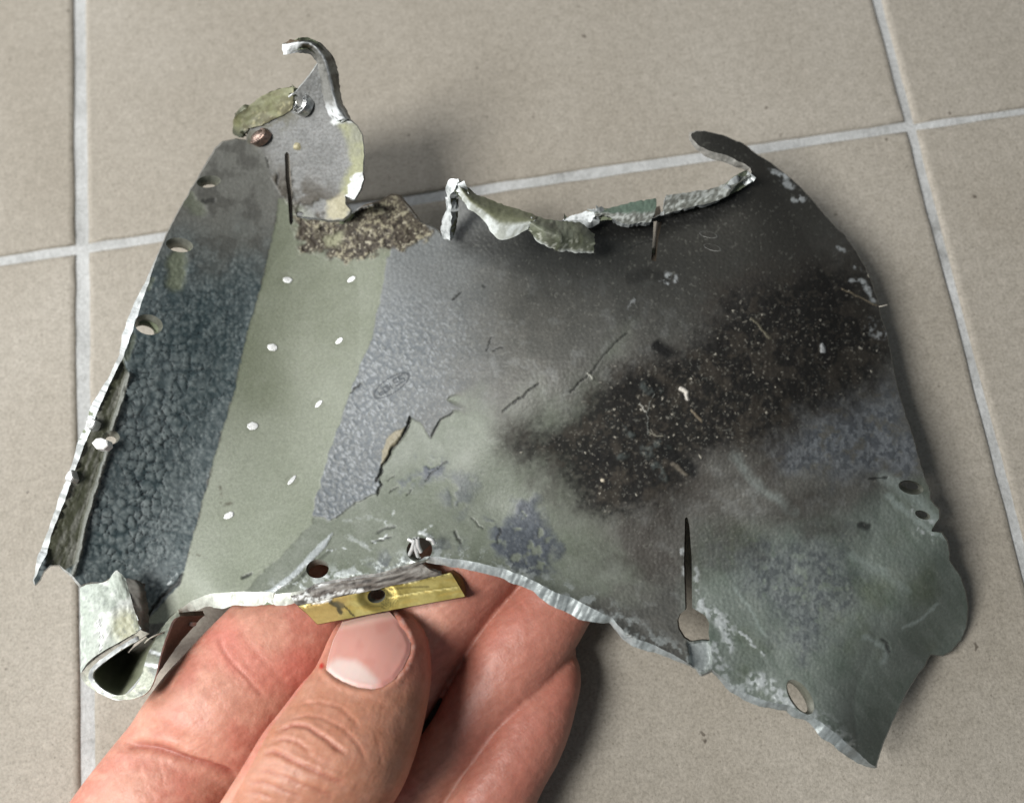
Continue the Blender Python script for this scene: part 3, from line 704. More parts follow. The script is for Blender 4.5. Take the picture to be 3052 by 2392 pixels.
    # --- dark cracks in the coat
    for pl, w, a in ((V9((1035, 600), (1010, 670), (920, 790), (830, 940), (790, 1050)), 7, 1), (V9((1035, 590), (1030, 620)), 4, 1), (V9((820, 1060), (800, 1160)), 4, .8), (V9((1240, 630), (1190, 720)), 5, .7), (V9((1330, 555), (1250, 620)), 5, .6),
                     (V8((0, 630), (110, 540), (180, 490)), 4, .9), (V8((340, 530), (400, 465), (440, 440)), 4, .8), (V8((440, 430), (540, 310), (620, 235)), 4, .6), (V9((600, 415), (680, 360)), 4, .9), (V9((1590, 100), (1620, 10)), 4, .8), (V9((1640, 110), (1680, 90), (1700, 95)), 4, .8),
                     (V9((880, 1055), (915, 1020)), 3, .7), (V9((880, 1135), (940, 1105)), 3, .7), (V9((1010, 1160), (1035, 1125)), 3, .7), (V9((1300, 910), (1140, 1050)), 4, .7), (V9((1365, 1430), (1400, 1510)), 6, .7), (V9((1480, 1330), (1560, 1400)), 4, .6), (V9((1690, 1400), (1670, 1500)), 5, .6),
                     (V2((400, 1430), (460, 1370)), 5, .8), (V2((1780, 1020), (1960, 960)), 3, .7), (V2((620, 1310), (640, 1320)), 5, .6), (VB((470, 305), (590, 295)), 5, .8), (VB((400, 640), (460, 655)), 14, .8), (VB((560, 1480), (620, 1560)), 8, .7), (V4((560, 1290), (640, 1200), (720, 1110)), 9, .9), (V4((1000, 1120), (1040, 1100)), 8, .8),
                     (V5((960, 180), (980, 240)), 4, .6), (V5((500, 485), (590, 485)), 8, .6), (V5((1045, 290), (1040, 370)), 6, .7), (V6((600, 240), (680, 215)), 8, .6), (V6((560, 300), (660, 270)), 4, .7), (V6((180, 480), (260, 400), (320, 420)), 6, .5)):
        m = sstep(w, w * .3, dline(fx, fy, pl)) * a
        col = mixc(col, c(30, 31, 30), m); disp -= m * .0003
    # loose flake beside the long crack
    m = sstep(4, -3, sd(fx, fy, V9((1000, 660), (930, 690), (870, 740), (830, 830), (815, 950), (880, 850))))
    col = mixc(col, c(142, 134, 112), m * .85); disp += m * .0004
    # --- ink stamp: oval ring with characters, pressed on the grey coat
    sx, sy = 800 + 895 * .4098, 1000 + 362 * .4098
    ca, sa = math.cos(math.radians(-33)), math.sin(math.radians(-33))
    eu, ev = ((x - sx) * ca + (y - sy) * sa), (-(x - sx) * sa + (y - sy) * ca)
    er = np.hypot(eu / 60, ev / 22)
    m = sstep(.12, .03, np.abs(er - 1))
    G = [[(-44, -7), (-44, 7), (-32, 7), (-32, 0), (-44, 0)], [(-27, -8), (-27, 8), (-16, 8), (-16, -8), (-27, -8)], [(-11, -8), (-11, 8)], [(-11, 0), (-2, 0)], [(-2, -8), (-2, 8)],
         [(26, -10), (14, -11), (12, -2), (24, 2), (23, 10), (11, 9)], [(44, -10), (31, -10), (30, -2), (42, 1), (41, 10), (29, 9)]]
    for g in G: m = np.maximum(m, sstep(3.4, 1.4, dline(eu, ev, g)))
    col = mixc(col, c(54, 58, 62), m * .85)
    # --- pale ash flecks and fibres in the soot
    r = np.random.default_rng(5)
    box = np.array(SOOT); fl = np.zeros(n)
    cellx = (x / 60).astype(int); celly = (y / 60).astype(int)
    buckets = {}
    for i, k in enumerate(zip(cellx.tolist(), celly.tolist())): buckets.setdefault(k, []).append(i)
    pts = r.uniform(box.min(0) - 30, box.max(0) + 30, (1900, 2))
    ok = sd(pts[:, 0], pts[:, 1], SOOT) < r.uniform(-60, 25, len(pts))
    heart = dline(pts[:, 0], pts[:, 1], V8((400, 800), (900, 600), (1300, 350), (1750, 280)))
    ok &= heart < r.uniform(0, 330, len(pts))
    for (qx, qy), o in zip(pts, ok):
        if not o: continue
        ang = r.uniform(0, math.pi); ln = r.choice([1, 2, 4, 8], p=[.45, .3, .2, .05]); w = r.uniform(1.8, 3.0)
        seg = [(qx, qy), (qx + ln * math.cos(ang), qy + ln * math.sin(ang))]
        idx = [i for a in (-1, 0, 1) for b in (-1, 0, 1) for i in buckets.get((int(qx / 60) + a, int(qy / 60) + b), ())]
        if not idx: continue
        idx = np.array(idx)
        d = dline(x[idx], y[idx], seg)
        fl[idx] = np.maximum(fl[idx], sstep(w + 1.2, w * .3, d) * r.choice([.14, .30, .8], p=[.60, .32, .08]))
    col = mixc(col, c(176, 171, 158), fl); disp += fl * .00025
    for pl, w, cc in ((V8((888, 510), (905, 530), (922, 570)), 6, c(220, 214, 204)), (V8((1590, 300), (1597, 330)), 8, c(190, 192, 192)), (V8((720, 750), (718, 640), (740, 560), (760, 530)), 2, c(92, 94, 90)), (V8((725, 740), (790, 755)), 3, c(120, 116, 104)), (V8((680, 600), (712, 630)), 3.5, c(150, 148, 140)),
                      (V8((940, 625), (985, 675)), 6, c(110, 100, 84)), (V8((850, 890), (910, 945)), 8, c(92, 86, 76)), (V8((1240, 170), (1330, 260)), 6, c(96, 92, 78)), (V8((1700, 20), (1870, 100)), 4, c(120, 110, 92)), (V8((420, 440), (445, 468)), 4, c(160, 160, 150)), (V8((490, 975), (500, 980)), 6, c(200, 190, 170))):
        m = sstep(w, w * .35, dline(fx, fy, pl)); col = mixc(col, cc, m * .9); disp += m * .0003
    # light dust, everywhere a little
    d1 = sstep(.74, .82, fbm(x, y, 7, 99, 2)) * .13
    col = mixc(col, c(160, 160, 150), d1 * (1 - bmask))
    return np.clip(col, .004, .9), np.clip(rough, .2, .95), np.clip(metal, 0, 1), disp

# ------------------------------------------------------------------ sheet mesher
def raster(poly, x0, y0, w, h):
    """even-odd scanline fill at 1 px"""
    m = np.zeros((h, w), bool)
    p = np.asarray(poly)[:, :2]; q = np.roll(p, -1, 0)
    for r in range(h):
        yy = y0 + r + .5
        k = (p[:, 1] > yy) != (q[:, 1] > yy)
        if not k.any(): continue
        xs = np.sort(p[k, 0] + (yy - p[k, 1]) / (q[k, 1] - p[k, 1]) * (q[k, 0] - p[k, 0]))
        for a, b in zip(xs[::2], xs[1::2]):
            m[r, max(0, int(math.ceil(a - x0 - .5))):max(0, int(math.floor(b - x0 - .5)) + 1)] = True
    return m

def triangulate(outer, holes, step):
    """front triangulation; the first vertices are the outline, then each hole ring"""
    rings = [outer[:, :2]] + [h[:, :2] for h in holes]
    B = np.vstack(rings)
    x0, y0 = np.floor(B.min(0)) - 8; w, h = (np.ceil(B.max(0) - (x0, y0)) + 16).astype(int)
    m = raster(rings[0], x0, y0, w, h)
    for r in rings[1:]: m ^= raster(r, x0, y0, w, h) & m
    near = np.zeros_like(m)
    dens = np.vstack([resample(r, 1.5) for r in rings])
    rad = int(step * .55)
    bi = ((dens - (x0, y0))).astype(int)
    for dx in range(-rad, rad + 1):
        for dy in range(-rad, rad + 1):
            if dx * dx + dy * dy <= rad * rad + 1:
                near[np.clip(bi[:, 1] + dy, 0, h - 1), np.clip(bi[:, 0] + dx, 0, w - 1)] = True
    gy = np.arange(0, h, step * .866); pts = []
    for k, yy in enumerate(gy):
        xs = np.arange((k % 2) * step / 2, w, step)
        pts.append(np.stack([xs, np.full(len(xs), yy)], 1))
    pts = np.vstack(pts) + rng.uniform(-.12, .12, (sum(map(len, pts)), 2)) * step
    ip = pts.astype(int); ok = (ip[:, 0] >= 0) & (ip[:, 1] >= 0) & (ip[:, 0] < w) & (ip[:, 1] < h)
    pts, ip = pts[ok], ip[ok]
    ok = m[ip[:, 1], ip[:, 0]] & ~near[ip[:, 1], ip[:, 0]]
    pts = pts[ok] + (x0, y0)
    A = np.vstack([B, pts])
    E, o = [], 0
    for r in rings:
        E += [(o + k, o + (k + 1) % len(r)) for k in range(len(r))]; o += len(r)
    vc, _, fc, ov, _, _ = delaunay_2d_cdt([Vector(p) for p in A.tolist()], E, [], 0, 1e-5, True)
    remap = np.empty(len(vc), int); extra = []
    for i, src in enumerate(ov):
        if src: remap[i] = src[0]
        else: remap[i] = len(A) + len(extra); extra.append((vc[i][0], vc[i][1]))
    if extra: A = np.vstack([A, extra])
    T = remap[np.array([f for f in fc if len(f) == 3])]
    T = T[(T[:, 0] != T[:, 1]) & (T[:, 1] != T[:, 2]) & (T[:, 0] != T[:, 2])]
    cen = A[T].mean(1)
    nb = len(B)
    touch = (T < nb).any(1)
    ic = np.clip((cen - (x0, y0)).astype(int), 0, [w - 1, h - 1])
    keep = m[ic[:, 1], ic[:, 0]]
    ct = cen[touch]
    kt = inside(ct[:, 0], ct[:, 1], rings[0])
    for r in rings[1:]: kt &= ~inside(ct[:, 0], ct[:, 1], r)
    keep[touch] = kt
    T = T[keep]
    # face up: counter-clockwise as seen from above (photo y runs down)
    a, b, d = A[T[:, 0]], A[T[:, 1]], A[T[:, 2]]
    cr = (b[:, 0] - a[:, 0]) * (d[:, 1] - a[:, 1]) - (b[:, 1] - a[:, 1]) * (d[:, 0] - a[:, 0])
    T[cr > 0] = T[cr > 0][:, ::-1]
    return A, T, [len(r) for r in rings]

TORN = c(214, 219, 219)
def torn_color(n, seed, base=TORN, dark=c(96, 99, 98), amt=.5):
    r = np.random.default_rng(seed)
    k = np.convolve(r.uniform(0, 1, n + 8), np.ones(5) / 5, 'same')[4:-4]
    k = sstep(.35, .7, k)
    return base[None] + (dark - base)[None] * ((1 - k) * amt)[:, None]

def ring_normals(r):
    t = np.roll(r, -1, 0) - np.roll(r, 1, 0)
    t /= np.linalg.norm(t, axis=1, keepdims=True) + 1e-9
    return np.stack([t[:, 1], -t[:, 0]], 1)

def build_sheet(name, parent, mats, outline, holes, step, hfun, paintfun, thick, jitter, rimcol, backcol, tabfun=None):
    out = resample(outline, step * .9)
    nrm = ring_normals(out[:, :2])
    area2 = np.sum(out[:, 0] * np.roll(out[:, 1], -1) - np.roll(out[:, 0], -1) * out[:, 1])
    if area2 < 0: nrm = -nrm
    L = np.arange(len(out))
    wob = (vnoise(L / 2.3, L * 0 + .5, 3) - .5) * .6 + (vnoise(L / 6.0, L * 0 + .5, 8) - .5)
    out[:, :2] += nrm * (wob * jitter)[:, None]
    A, T, sizes = triangulate(out, [h[0] for h in holes], step)
    x, y = A[:, 0], A[:, 1]
    tabm = inside(x, y, TABPOLY) if tabfun else np.zeros(len(x), bool)
    h = hfun(x, y)
    if tabfun:
        h = h + np.where(tabm, tabfun(x, y), 0)
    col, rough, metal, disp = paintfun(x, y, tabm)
    hf = h + disp
    front = P(x, y, hf)
    surf = np.stack([rough, metal, np.zeros(len(x))], 1)
    verts, cols, surfs, tris, mi = [front], [col], [surf], [T], [np.zeros(len(T))]
    nv = len(front)
    # rim strips: front ring -> middle ring -> back ring
    backrings = []; o = 0
    for k, s in enumerate(sizes):
        fr = np.arange(o, o + s)
        hx = hf[fr]
        if k == 0:
            rw = np.convolve(np.pad(out[:, 2], 4, 'wrap'), np.ones(9) / 9, 'valid') * (1 + .35 * (vnoise(L / 9.0, L * 0 + 2.5, 5) - .5))
            rw = np.minimum(rw, out[:, 2] * 1.6 + 1)
            bx, by = x[fr] + nrm[:, 0] * rw, y[fr] + nrm[:, 1] * rw
            bh = hx - thick * (.8 + .4 * vnoise(L / 9.0, L * 0 + 1.5, 6)) * np.clip(1.15 - rw / 45, .38, 1)
            cc = rimcol(x[fr], y[fr], s)
        else:
            bk = holes[k - 1][1]
            bx, by = bk[:, 0], bk[:, 1]; bh = h[fr] - holes[k - 1][2]
            cc = torn_color(s, k, c(150, 152, 142), c(84, 86, 74), .7) if k < 10 else np.tile(c(70, 62, 52), (s, 1))
        rings = [fr]
        for t in (.0, .35, .7, 1.0):
            q_ = np.arange(s); rr = ((vnoise(q_ / 3.1, q_ * 0 + t * 7 + k, 21) - .5) * 1.6 * (1 if k == 0 else .3)) if 0 < t < 1 else np.zeros(s)
            px, py = x[fr] + (bx - x[fr]) * t, y[fr] + (by - y[fr]) * t
            if k == 0: px, py = px + nrm[:, 0] * rr, py + nrm[:, 1] * rr
            hh = hx + (bh - hx) * (t ** 1.3)
            verts.append(P(px, py, hh + 0.00015 * rr * (t < 1)))
            f = (.72 + .5 * (.6 * vnoise(q_ / 5.0, q_ * 0 + t * 3 + k, 22) + .4 * vnoise(q_ / 1.8, q_ * 0 + t * 3 + k, 23)))[:, None]
            cols.append(np.clip(cc * f, 0, .85)); surfs.append(np.tile((.42, .25, 0), (s, 1)))
            rings.append(np.arange(nv, nv + s)); nv += s
        for a, b in zip(rings[1:-1], rings[2:]):
            a1, b1 = np.roll(a, -1), np.roll(b, -1)
            q = np.vstack([np.stack([a, b, b1], 1), np.stack([a, b1, a1], 1)])
            if (k == 0) != (area2 > 0): q = q[:, ::-1]
            tris.append(q[:, ::-1]); mi.append(np.zeros(len(q)))
        backrings.append((bx, by, bh)); o += s
    # coarse back face
    bo = np.stack([backrings[0][0], backrings[0][1]], 1)
    A2, T2, s2 = triangulate(bo, [np.stack([b[0], b[1]], 1) for b in backrings[1:]], step * 4)
    hb = hfun(A2[:, 0], A2[:, 1]) - thick
    if tabfun:
        tb = inside(A2[:, 0], A2[:, 1], TABPOLY); hb = hb + np.where(tb, tabfun(A2[:, 0], A2[:, 1]), 0)
    o = 0
    for b in backrings:
        hb[o:o + len(b[0])] = b[2]; o += len(b[0])
    verts.append(P(A2[:, 0], A2[:, 1], hb)); cols.append(np.tile(backcol, (len(A2), 1)) * (.8 + .4 * fbm(A2[:, 0], A2[:, 1], 60, 7)[:, None])); surfs.append(np.tile((.5, 0, 0), (len(A2), 1)))
    tris.append(T2[:, ::-1] + nv); mi.append(np.zeros(len(T2)))
    me = make_mesh(name, np.vstack(verts), np.vstack(tris), np.vstack(cols), np.vstack(surfs))
    return link(name, me, parent, mats)

fragment = empty('metal_fragment', tuple(P(np.array(1500.), np.array(1200.), np.array(0.0))))
tag(fragment, 'torn and curled piece of green grey sheet metal with soot, held over the tiles', 'metal fragment')
bpy.context.view_layer.update()
FINV = fragment.matrix_world.inverted()

def adopt(o, parent):
    o.parent = parent
    o.matrix_parent_inverse = FINV if parent is fragment else parent.matrix_world.inverted()
    return o

def rim_main(x, y, n):
    cc = torn_color(n, 77)
    # lower right rim: dull grey; left rim: bright; top of crust: brown
    g = sstep(1250, 1330, x) * sstep(1600, 1640, y)
    cc = cc + (c(134, 142, 142) - cc) * (g * .75)[:, None]
    g = sstep(2250, 2400, x) * sstep(2200, 1900, y) + sstep(420, 330, y) * 0
    cc = cc + (c(74, 80, 72) - cc) * (np.clip(g, 0, 1) * .9)[:, None]
    g = sstep(700, 640, y) * sstep(480, 540, y) * sstep(1060, 1090, x) * sstep(1340, 1300, x)
    cc = cc + (c(96, 86, 72) - cc) * g[:, None]
    g = sstep(2020, 2060, x) * sstep(560, 520, y)
    cc = cc + (c(150, 144, 134) - cc) * (g * .7)[:, None]
    g = sstep(860, 700, y) * sstep(800, 740, x)
    cc = cc + (c(120, 120, 116) - cc) * g[:, None]
    g = sstep(930, 880, x) * sstep(1740, 1765, y) * sstep(440, 520, x)
    cc = cc + (c(208, 212, 200) - cc) * (g * .8)[:, None]
    return cc

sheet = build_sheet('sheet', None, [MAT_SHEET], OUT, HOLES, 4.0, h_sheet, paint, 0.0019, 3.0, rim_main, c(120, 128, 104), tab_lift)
adopt(sheet, fragment)

# ------------------------------------------------------------------ curled pieces of the sheet
VC = lambda *p: VV(850, 1600, .2754, p)
VD = lambda *p: VV(80, 1600, .3044, p)
VE = lambda *p: VV(680, 100, .2224, p)

def catmull(ctrl, n):
    """ctrl (k, ...) -> (n, ...) smooth curve through the points"""
    k = len(ctrl)
    t = np.linspace(0, k - 1, n); i = np.minimum(t.astype(int), k - 2); f = t - i
    if k == 2: return ctrl[0] + (ctrl[1] - ctrl[0]) * f.reshape((-1,) + (1,) * (ctrl.ndim - 1))
    pad = np.concatenate([2 * ctrl[:1] - ctrl[1:2], ctrl, 2 * ctrl[-1:] - ctrl[-2:-1]])
    p0, p1, p2, p3 = pad[i], pad[i + 1], pad[i + 2], pad[i + 3]
    f = f.reshape((-1,) + (1,) * (ctrl.ndim - 1))
    return .5 * (2 * p1 + (p2 - p0) * f + (2 * p0 - 5 * p1 + 4 * p2 - p3) * f ** 2 + (3 * p1 - p0 - 3 * p2 + p3) * f ** 3)

def patch(name, rows, nu, nv, thick, colfun, rim=None, rough=.5, metal=0.0, bump=.00015, bscale=9.0, jitter=0.0, parent=None, mat=None, seed=0):
    """rows of (x, y, h mm): a curled piece of sheet with thickness and torn rim"""
    A = np.array(rows, float)
    A = catmull(A, nv); A = np.swapaxes(catmull(np.swapaxes(A, 0, 1), nu), 0, 1)
    if jitter:
        for edge in (0, -1):
            A[edge, :, 0] += jitter * (vnoise(np.arange(nu) / 2.2, np.zeros(nu) + seed, 5) - .5) * 2
            A[edge, :, 1] += jitter * (vnoise(np.arange(nu) / 2.2, np.zeros(nu) + seed, 6) - .5) * 2
        for edge in (0, -1):
            A[:, edge, 0] += jitter * (vnoise(np.arange(nv) / 2.2, np.zeros(nv) + seed, 7) - .5) * 2
            A[:, edge, 1] += jitter * (vnoise(np.arange(nv) / 2.2, np.zeros(nv) + seed, 8) - .5) * 2
    x, y, h = A[..., 0], A[..., 1], HM(A[..., 2]) * 1e-3
    Q = P(x, y, h)
    du = np.gradient(Q, axis=1); dv = np.gradient(Q, axis=0)
    N = np.cross(du, dv); N /= np.linalg.norm(N, axis=-1, keepdims=True) + 1e-12
    if (N * (CAMP - Q)).sum() < 0: N = -N
    Q = Q + N * (bump * 2 * (fbm(x, y, bscale, 40 + seed, 3) - .5))[..., None]
    B = Q - N * thick
    v, u = np.meshgrid(np.linspace(0, 1, nv), np.linspace(0, 1, nu), indexing='ij')
    cf = colfun(u.ravel(), v.ravel(), x.ravel(), y.ravel())
    cb = np.tile(c(118, 124, 104), (nu * nv, 1))
    idx = np.arange(nu * nv).reshape(nv, nu)
    q = np.stack([idx[:-1, :-1], idx[:-1, 1:], idx[1:, 1:], idx[1:, :-1]], -1).reshape(-1, 4)
    n0 = np.cross(Q[0, 1] - Q[0, 0], Q[1, 1] - Q[0, 0])
    if np.dot(n0, N[0, 0]) < 0: q = q[:, ::-1]
    loop = np.concatenate([idx[0, :-1], idx[:-1, -1], idx[-1, :0:-1], idx[:0:-1, 0]])
    L = len(loop); nn = nu * nv
    fv, bv = Q.reshape(-1, 3)[loop], B.reshape(-1, 3)[loop]
    mid = fv * .5 + bv * .5 + rng.uniform(-1, 1, (L, 3)) * thick * .12
    rc = torn_color(L, seed + 3) if rim is None else torn_color(L, seed + 3, rim, rim * .5, .6)
    V = np.vstack([Q.reshape(-1, 3), B.reshape(-1, 3), fv, mid, bv])
    Cc = np.vstack([cf, cb, rc, rc * .9, rc])
    S = np.vstack([np.tile((rough, metal, 0), (2 * nn, 1)), np.tile((.42, .25, 0), (3 * L, 1))])
    r0, r1, r2 = 2 * nn + np.arange(L), 2 * nn + L + np.arange(L), 2 * nn + 2 * L + np.arange(L)
    rq = np.vstack([np.stack([a, b, np.roll(b, -1), np.roll(a, -1)], 1) for a, b in ((r0, r1), (r1, r2))])
    me = make_mesh(name, V, np.vstack([q, q[:, ::-1] + nn, rq]), np.clip(Cc, .004, .86), S)
    bm = bmesh.new(); bm.from_mesh(me); bmesh.ops.recalc_face_normals(bm, faces=bm.faces); bm.to_mesh(me); bm.free()
    o = link(name, me, None, [mat or MAT_SHEET])
    adopt(o, parent or fragment)
    return o

def lerp(a, b, m): return np.asarray(a) + (np.asarray(b) - np.asarray(a)) * np.asarray(m)[:, None]

# olive lobe curled over beside the two tab rivets
def col_lobe(u, v, x, y):
    n1 = fbm(x, y, 26, 201, 4); n2 = fbm(x, y, 9, 202, 3)
    cc = np.tile(c(124, 125, 97), (len(x), 1)) + (n1[:, None] - .5) * .10
    low = sstep(.75, .05, v) * sstep(.35, .6, n1 + .1)
    cc = lerp(cc, c(84, 78, 60), low * .75)
    cc = lerp(cc, c(96, 92, 70), sstep(.5, .62, fbm(x, y, 14, 203, 4)) * .5)
    cc = lerp(cc, c(176, 170, 136), sstep(.6, .75, n2) * .6 * sstep(1, .2, v))
    cc = lerp(cc, c(34, 40, 30), sstep(.16, .02, u) * .85)  # shade of the hollow at the lower left, painted dark green
    return cc
patch('curled_lobe', [VE((235, 1330, 49), (300, 1265, 49.6), (470, 1215, 50.3), (660, 1130, 51.9), (850, 1010, 54.4), (872, 820, 57)),
                      VE((150, 1390, 48), (190, 1190, 50.2), (380, 1070, 51.4), (600, 970, 53.1), (760, 880, 55.3), (872, 770, 57.2)),
                      VE((55, 1340, 46), (90, 1130, 51), (280, 965, 52.6), (490, 825, 54.3), (690, 745, 56.2), (885, 712, 57.4))],
      44, 22, .0010, col_lobe, bump=.00016, bscale=12, jitter=2.0, seed=1, rim=c(92, 94, 74))

# hook at the top of the tab, curling towards the viewer and to the left
def col_hook(u, v, x, y):
    n1 = fbm(x, y, 18, 211, 4); n2 = fbm(x, y, 8, 212, 2)
    cc = lerp(np.tile(c(84, 86, 78), (len(x), 1)), c(136, 138, 132), sstep(.45, .65, n1))
    cc = lerp(cc, c(44, 42, 36), sstep(.42, .3, n1) * .7)
    inner = sstep(.46, .52, v)
    cc = lerp(cc, c(128, 128, 124), inner)
    cc = lerp(cc, c(92, 84, 64), inner * sstep(.55, .68, u) * sstep(.9, .7, v + .25 * (u - .7)) )
    cc = lerp(cc, c(222, 225, 226), sstep(.09, .04, np.abs(v - .5)) * sstep(.02, .1, u))
    cc = lerp(cc, c(232, 235, 236), inner * sstep(.72, .80, u + .05 * (n2 - .5)))
    cc = lerp(cc, c(96, 76, 58), sstep(.45, .3, v) * sstep(.74, .82, u) * .9)
    cc = lerp(cc, c(222, 226, 228), sstep(.14, .05, u) * sstep(.15, .3, v) * sstep(.35, .5, n2 + .1))
    return cc
patch('tab_hook', [VE((1660, 1165, 51.7), (1535, 930, 53.7), (1492, 660, 56.2), (1465, 460, 59.2), (1390, 290, 62.2), (1270, 155, 65.2), (1130, 92, 67.7), (960, 74, 68.7), (840, 92, 68.2), (765, 122, 67.7)),
                   VE((1560, 1150, 56.2), (1450, 940, 58.2), (1380, 655, 60.7), (1335, 475, 63.2), (1285, 330, 65.7), (1195, 205, 68.2), (1080, 128, 69.7), (950, 125, 70.7), (830, 140, 70.2), (725, 150, 69.2)),
                   VE((1370, 1190, 54.2), (1290, 930, 57.2), (1240, 650, 60.7), (1215, 500, 62.2), (1180, 390, 63.2), (1120, 300, 64.7), (1040, 268, 66.2), (930, 260, 67.7), (820, 275, 68.2), (738, 285, 68.2))],
      70, 22, .0016, col_hook, bump=.00022, bscale=8, jitter=1.2, seed=2, rough=.45)

# small torn flap folded up in the middle of the upper edge
def col_olive(u, v, x, y):
    n1 = fbm(x, y, 20, 221, 4); strk = fbm(x + y * .6, (y - x * .6) * .15, 10, 222, 3)
    cc = np.tile(c(116, 118, 96), (len(x), 1)) + (n1[:, None] - .5) * .08
    e = sstep(.52, .72, v + .10 * (n1 - .5))
    cc = lerp(cc, c(206, 211, 208), e * (.55 + .45 * sstep(.4, .6, strk)))
    cc = lerp(cc, c(196, 200, 198), sstep(.10, .0, u) * .9)
    return cc
patch('torn_flap', [V2((438, 488, 59), (560, 588, 57.5), (720, 655, 56.5), (880, 712, 55.5), (1062, 772, 54)),
                    V2((432, 520, 61), (530, 640, 60), (660, 730, 59), (800, 800, 58), (1040, 806, 57)),
                    V2((440, 600, 59.5), (505, 700, 58.5), (620, 790, 57.5), (778, 962, 56), (1020, 850, 56.5))],
      54, 20, .0017, col_olive, bump=.00014, bscale=6, jitter=2.4, seed=3)
def col_lobe2(u, v, x, y):
    n1 = fbm(x, y, 24, 231, 4); n2 = fbm(x, y, 8, 232, 2)
    cc = np.tile(c(108, 112, 96), (len(x), 1)) + (n1[:, None] - .5) * .12
    cc = lerp(cc, c(60, 60, 50), sstep(.5, .62, fbm(x, y, 40, 233, 3)) * .5)
    cc = lerp(cc, c(190, 192, 180), sstep(.62, .72, n2) * sstep(.4, .9, v) * .8)
    cc = lerp(cc, c(200, 204, 202), sstep(.9, 1., v) * sstep(.4, .6, n1) * .8)
    return cc
patch('torn_flap_end', [V2((1015, 772, 54), (1120, 792, 54.5), (1210, 812, 54), (1300, 815, 53), (1400, 828, 52), (1500, 915, 50.5)),
                        V2((1000, 820, 58), (1110, 880, 58), (1230, 925, 57.5), (1310, 920, 56), (1410, 935, 55), (1505, 975, 53)),
                        V2((975, 872, 55.5), (1060, 970, 55), (1190, 1040, 54), (1300, 1052, 53), (1400, 1062, 52), (1495, 1058, 51))],
      48, 20, .0016, col_lobe2, bump=.00018, bscale=8, jitter=2.6, seed=4)
def col_torn(u, v, x, y):
    n1 = fbm(x, y, 11, 241, 3)
    return lerp(np.tile(c(228, 232, 232), (len(x), 1)), c(140, 146, 146), sstep(.52, .7, n1) * .7)
patch('torn_edge', [V2((440, 486, 60), (372, 484, 59.5), (340, 540, 58), (352, 640, 54.5), (350, 720, 52), (315, 790, 50), (302, 880, 47.5), (318, 950, 45.5)),
                    V2((442, 590, 60), (410, 578, 59), (372, 600, 57.5), (376, 660, 55), (382, 730, 52.5), (384, 800, 50.5), (374, 880, 48), (365, 958, 46))],
      40, 9, .0016, col_torn, bump=.00014, bscale=5, jitter=2.0, seed=5, rough=.4, metal=.2)
# olive inner face between the torn edge and the sheet
patch('flap_root', [V2((376, 640, 55), (384, 730, 52), (388, 800, 50), (378, 880, 47.8), (362, 955, 45.5)), V2((440, 640, 52), (436, 720, 49.5), (430, 800, 47.8), (415, 880, 46.5), (385, 962, 45.2))],
      24, 8, .0012, lambda u, v, x, y: lerp(np.tile(c(124, 124, 96), (len(x), 1)), c(70, 70, 56), sstep(.3, 1, v)), seed=6)

# lip along the upper edge: torn thickness of the sheet seen from the front
def col_lip(teal):
    def f(u, v, x, y):
        n1 = fbm(x, y, 22, 251, 4); n2 = fbm(x, y, 8, 252, 3)
        cc = lerp(np.tile(c(112, 114, 108), (len(x), 1)), c(176, 180, 176), sstep(.48, .72, n2) * .8)
        cc = lerp(cc, c(72, 72, 66), sstep(.46, .34, n2) * .6)
        if teal: cc = lerp(cc, c(94, 110, 98), sstep(.62, .42, v + .25 * (n1 - .5)))
        return cc
    return f
patch('torn_lip', [V2((1255, 802, 45.5), (1330, 764, 46), (1410, 742, 46.3), (1470, 730, 46.8), (1505, 714, 47)), V2((1262, 810, 46), (1345, 800, 47.5), (1410, 800, 48), (1470, 816, 48.2), (1502, 775, 48))],
      30, 8, .0016, col_torn, bump=.00012, bscale=6, jitter=2.0, seed=7)
patch('torn_lip', [V2((1500, 720, 46.2), (1600, 710, 46.5), (1700, 690, 46.5), (1800, 664, 46.5), (1900, 645, 46.5), (1990, 630, 46)), V2((1502, 748, 48), (1600, 745, 48.2), (1700, 745, 48.2), (1800, 740, 48.2), (1890, 738, 48), (1980, 720, 47.8)),
                   V2((1505, 775, 47.5), (1580, 768, 47.8), (1660, 800, 48.2), (1760, 836, 48.2), (1860, 822, 48), (1945, 818, 47.8))],
      60, 14, .0018, col_lip(True), bump=.00016, bscale=6, jitter=2.4, seed=8)
patch('torn_lip', [V3((326, 560, 46), (420, 548, 46), (520, 534, 46), (690, 508, 46.2), (780, 462, 46.3), (850, 440, 46.2), (930, 405, 46)), V3((312, 640, 48), (420, 612, 48), (520, 590, 48), (690, 556, 48), (785, 510, 48), (850, 470, 47.5), (940, 416, 46.5)),
                   V3((306, 702, 47.6), (420, 668, 47.8), (520, 642, 47.8), (690, 606, 48), (792, 552, 47.8), (838, 490, 47.2), (945, 425, 46))],
      60, 12, .0018, col_lip(False), bump=.00016, bscale=6, jitter=2.4, seed=9)

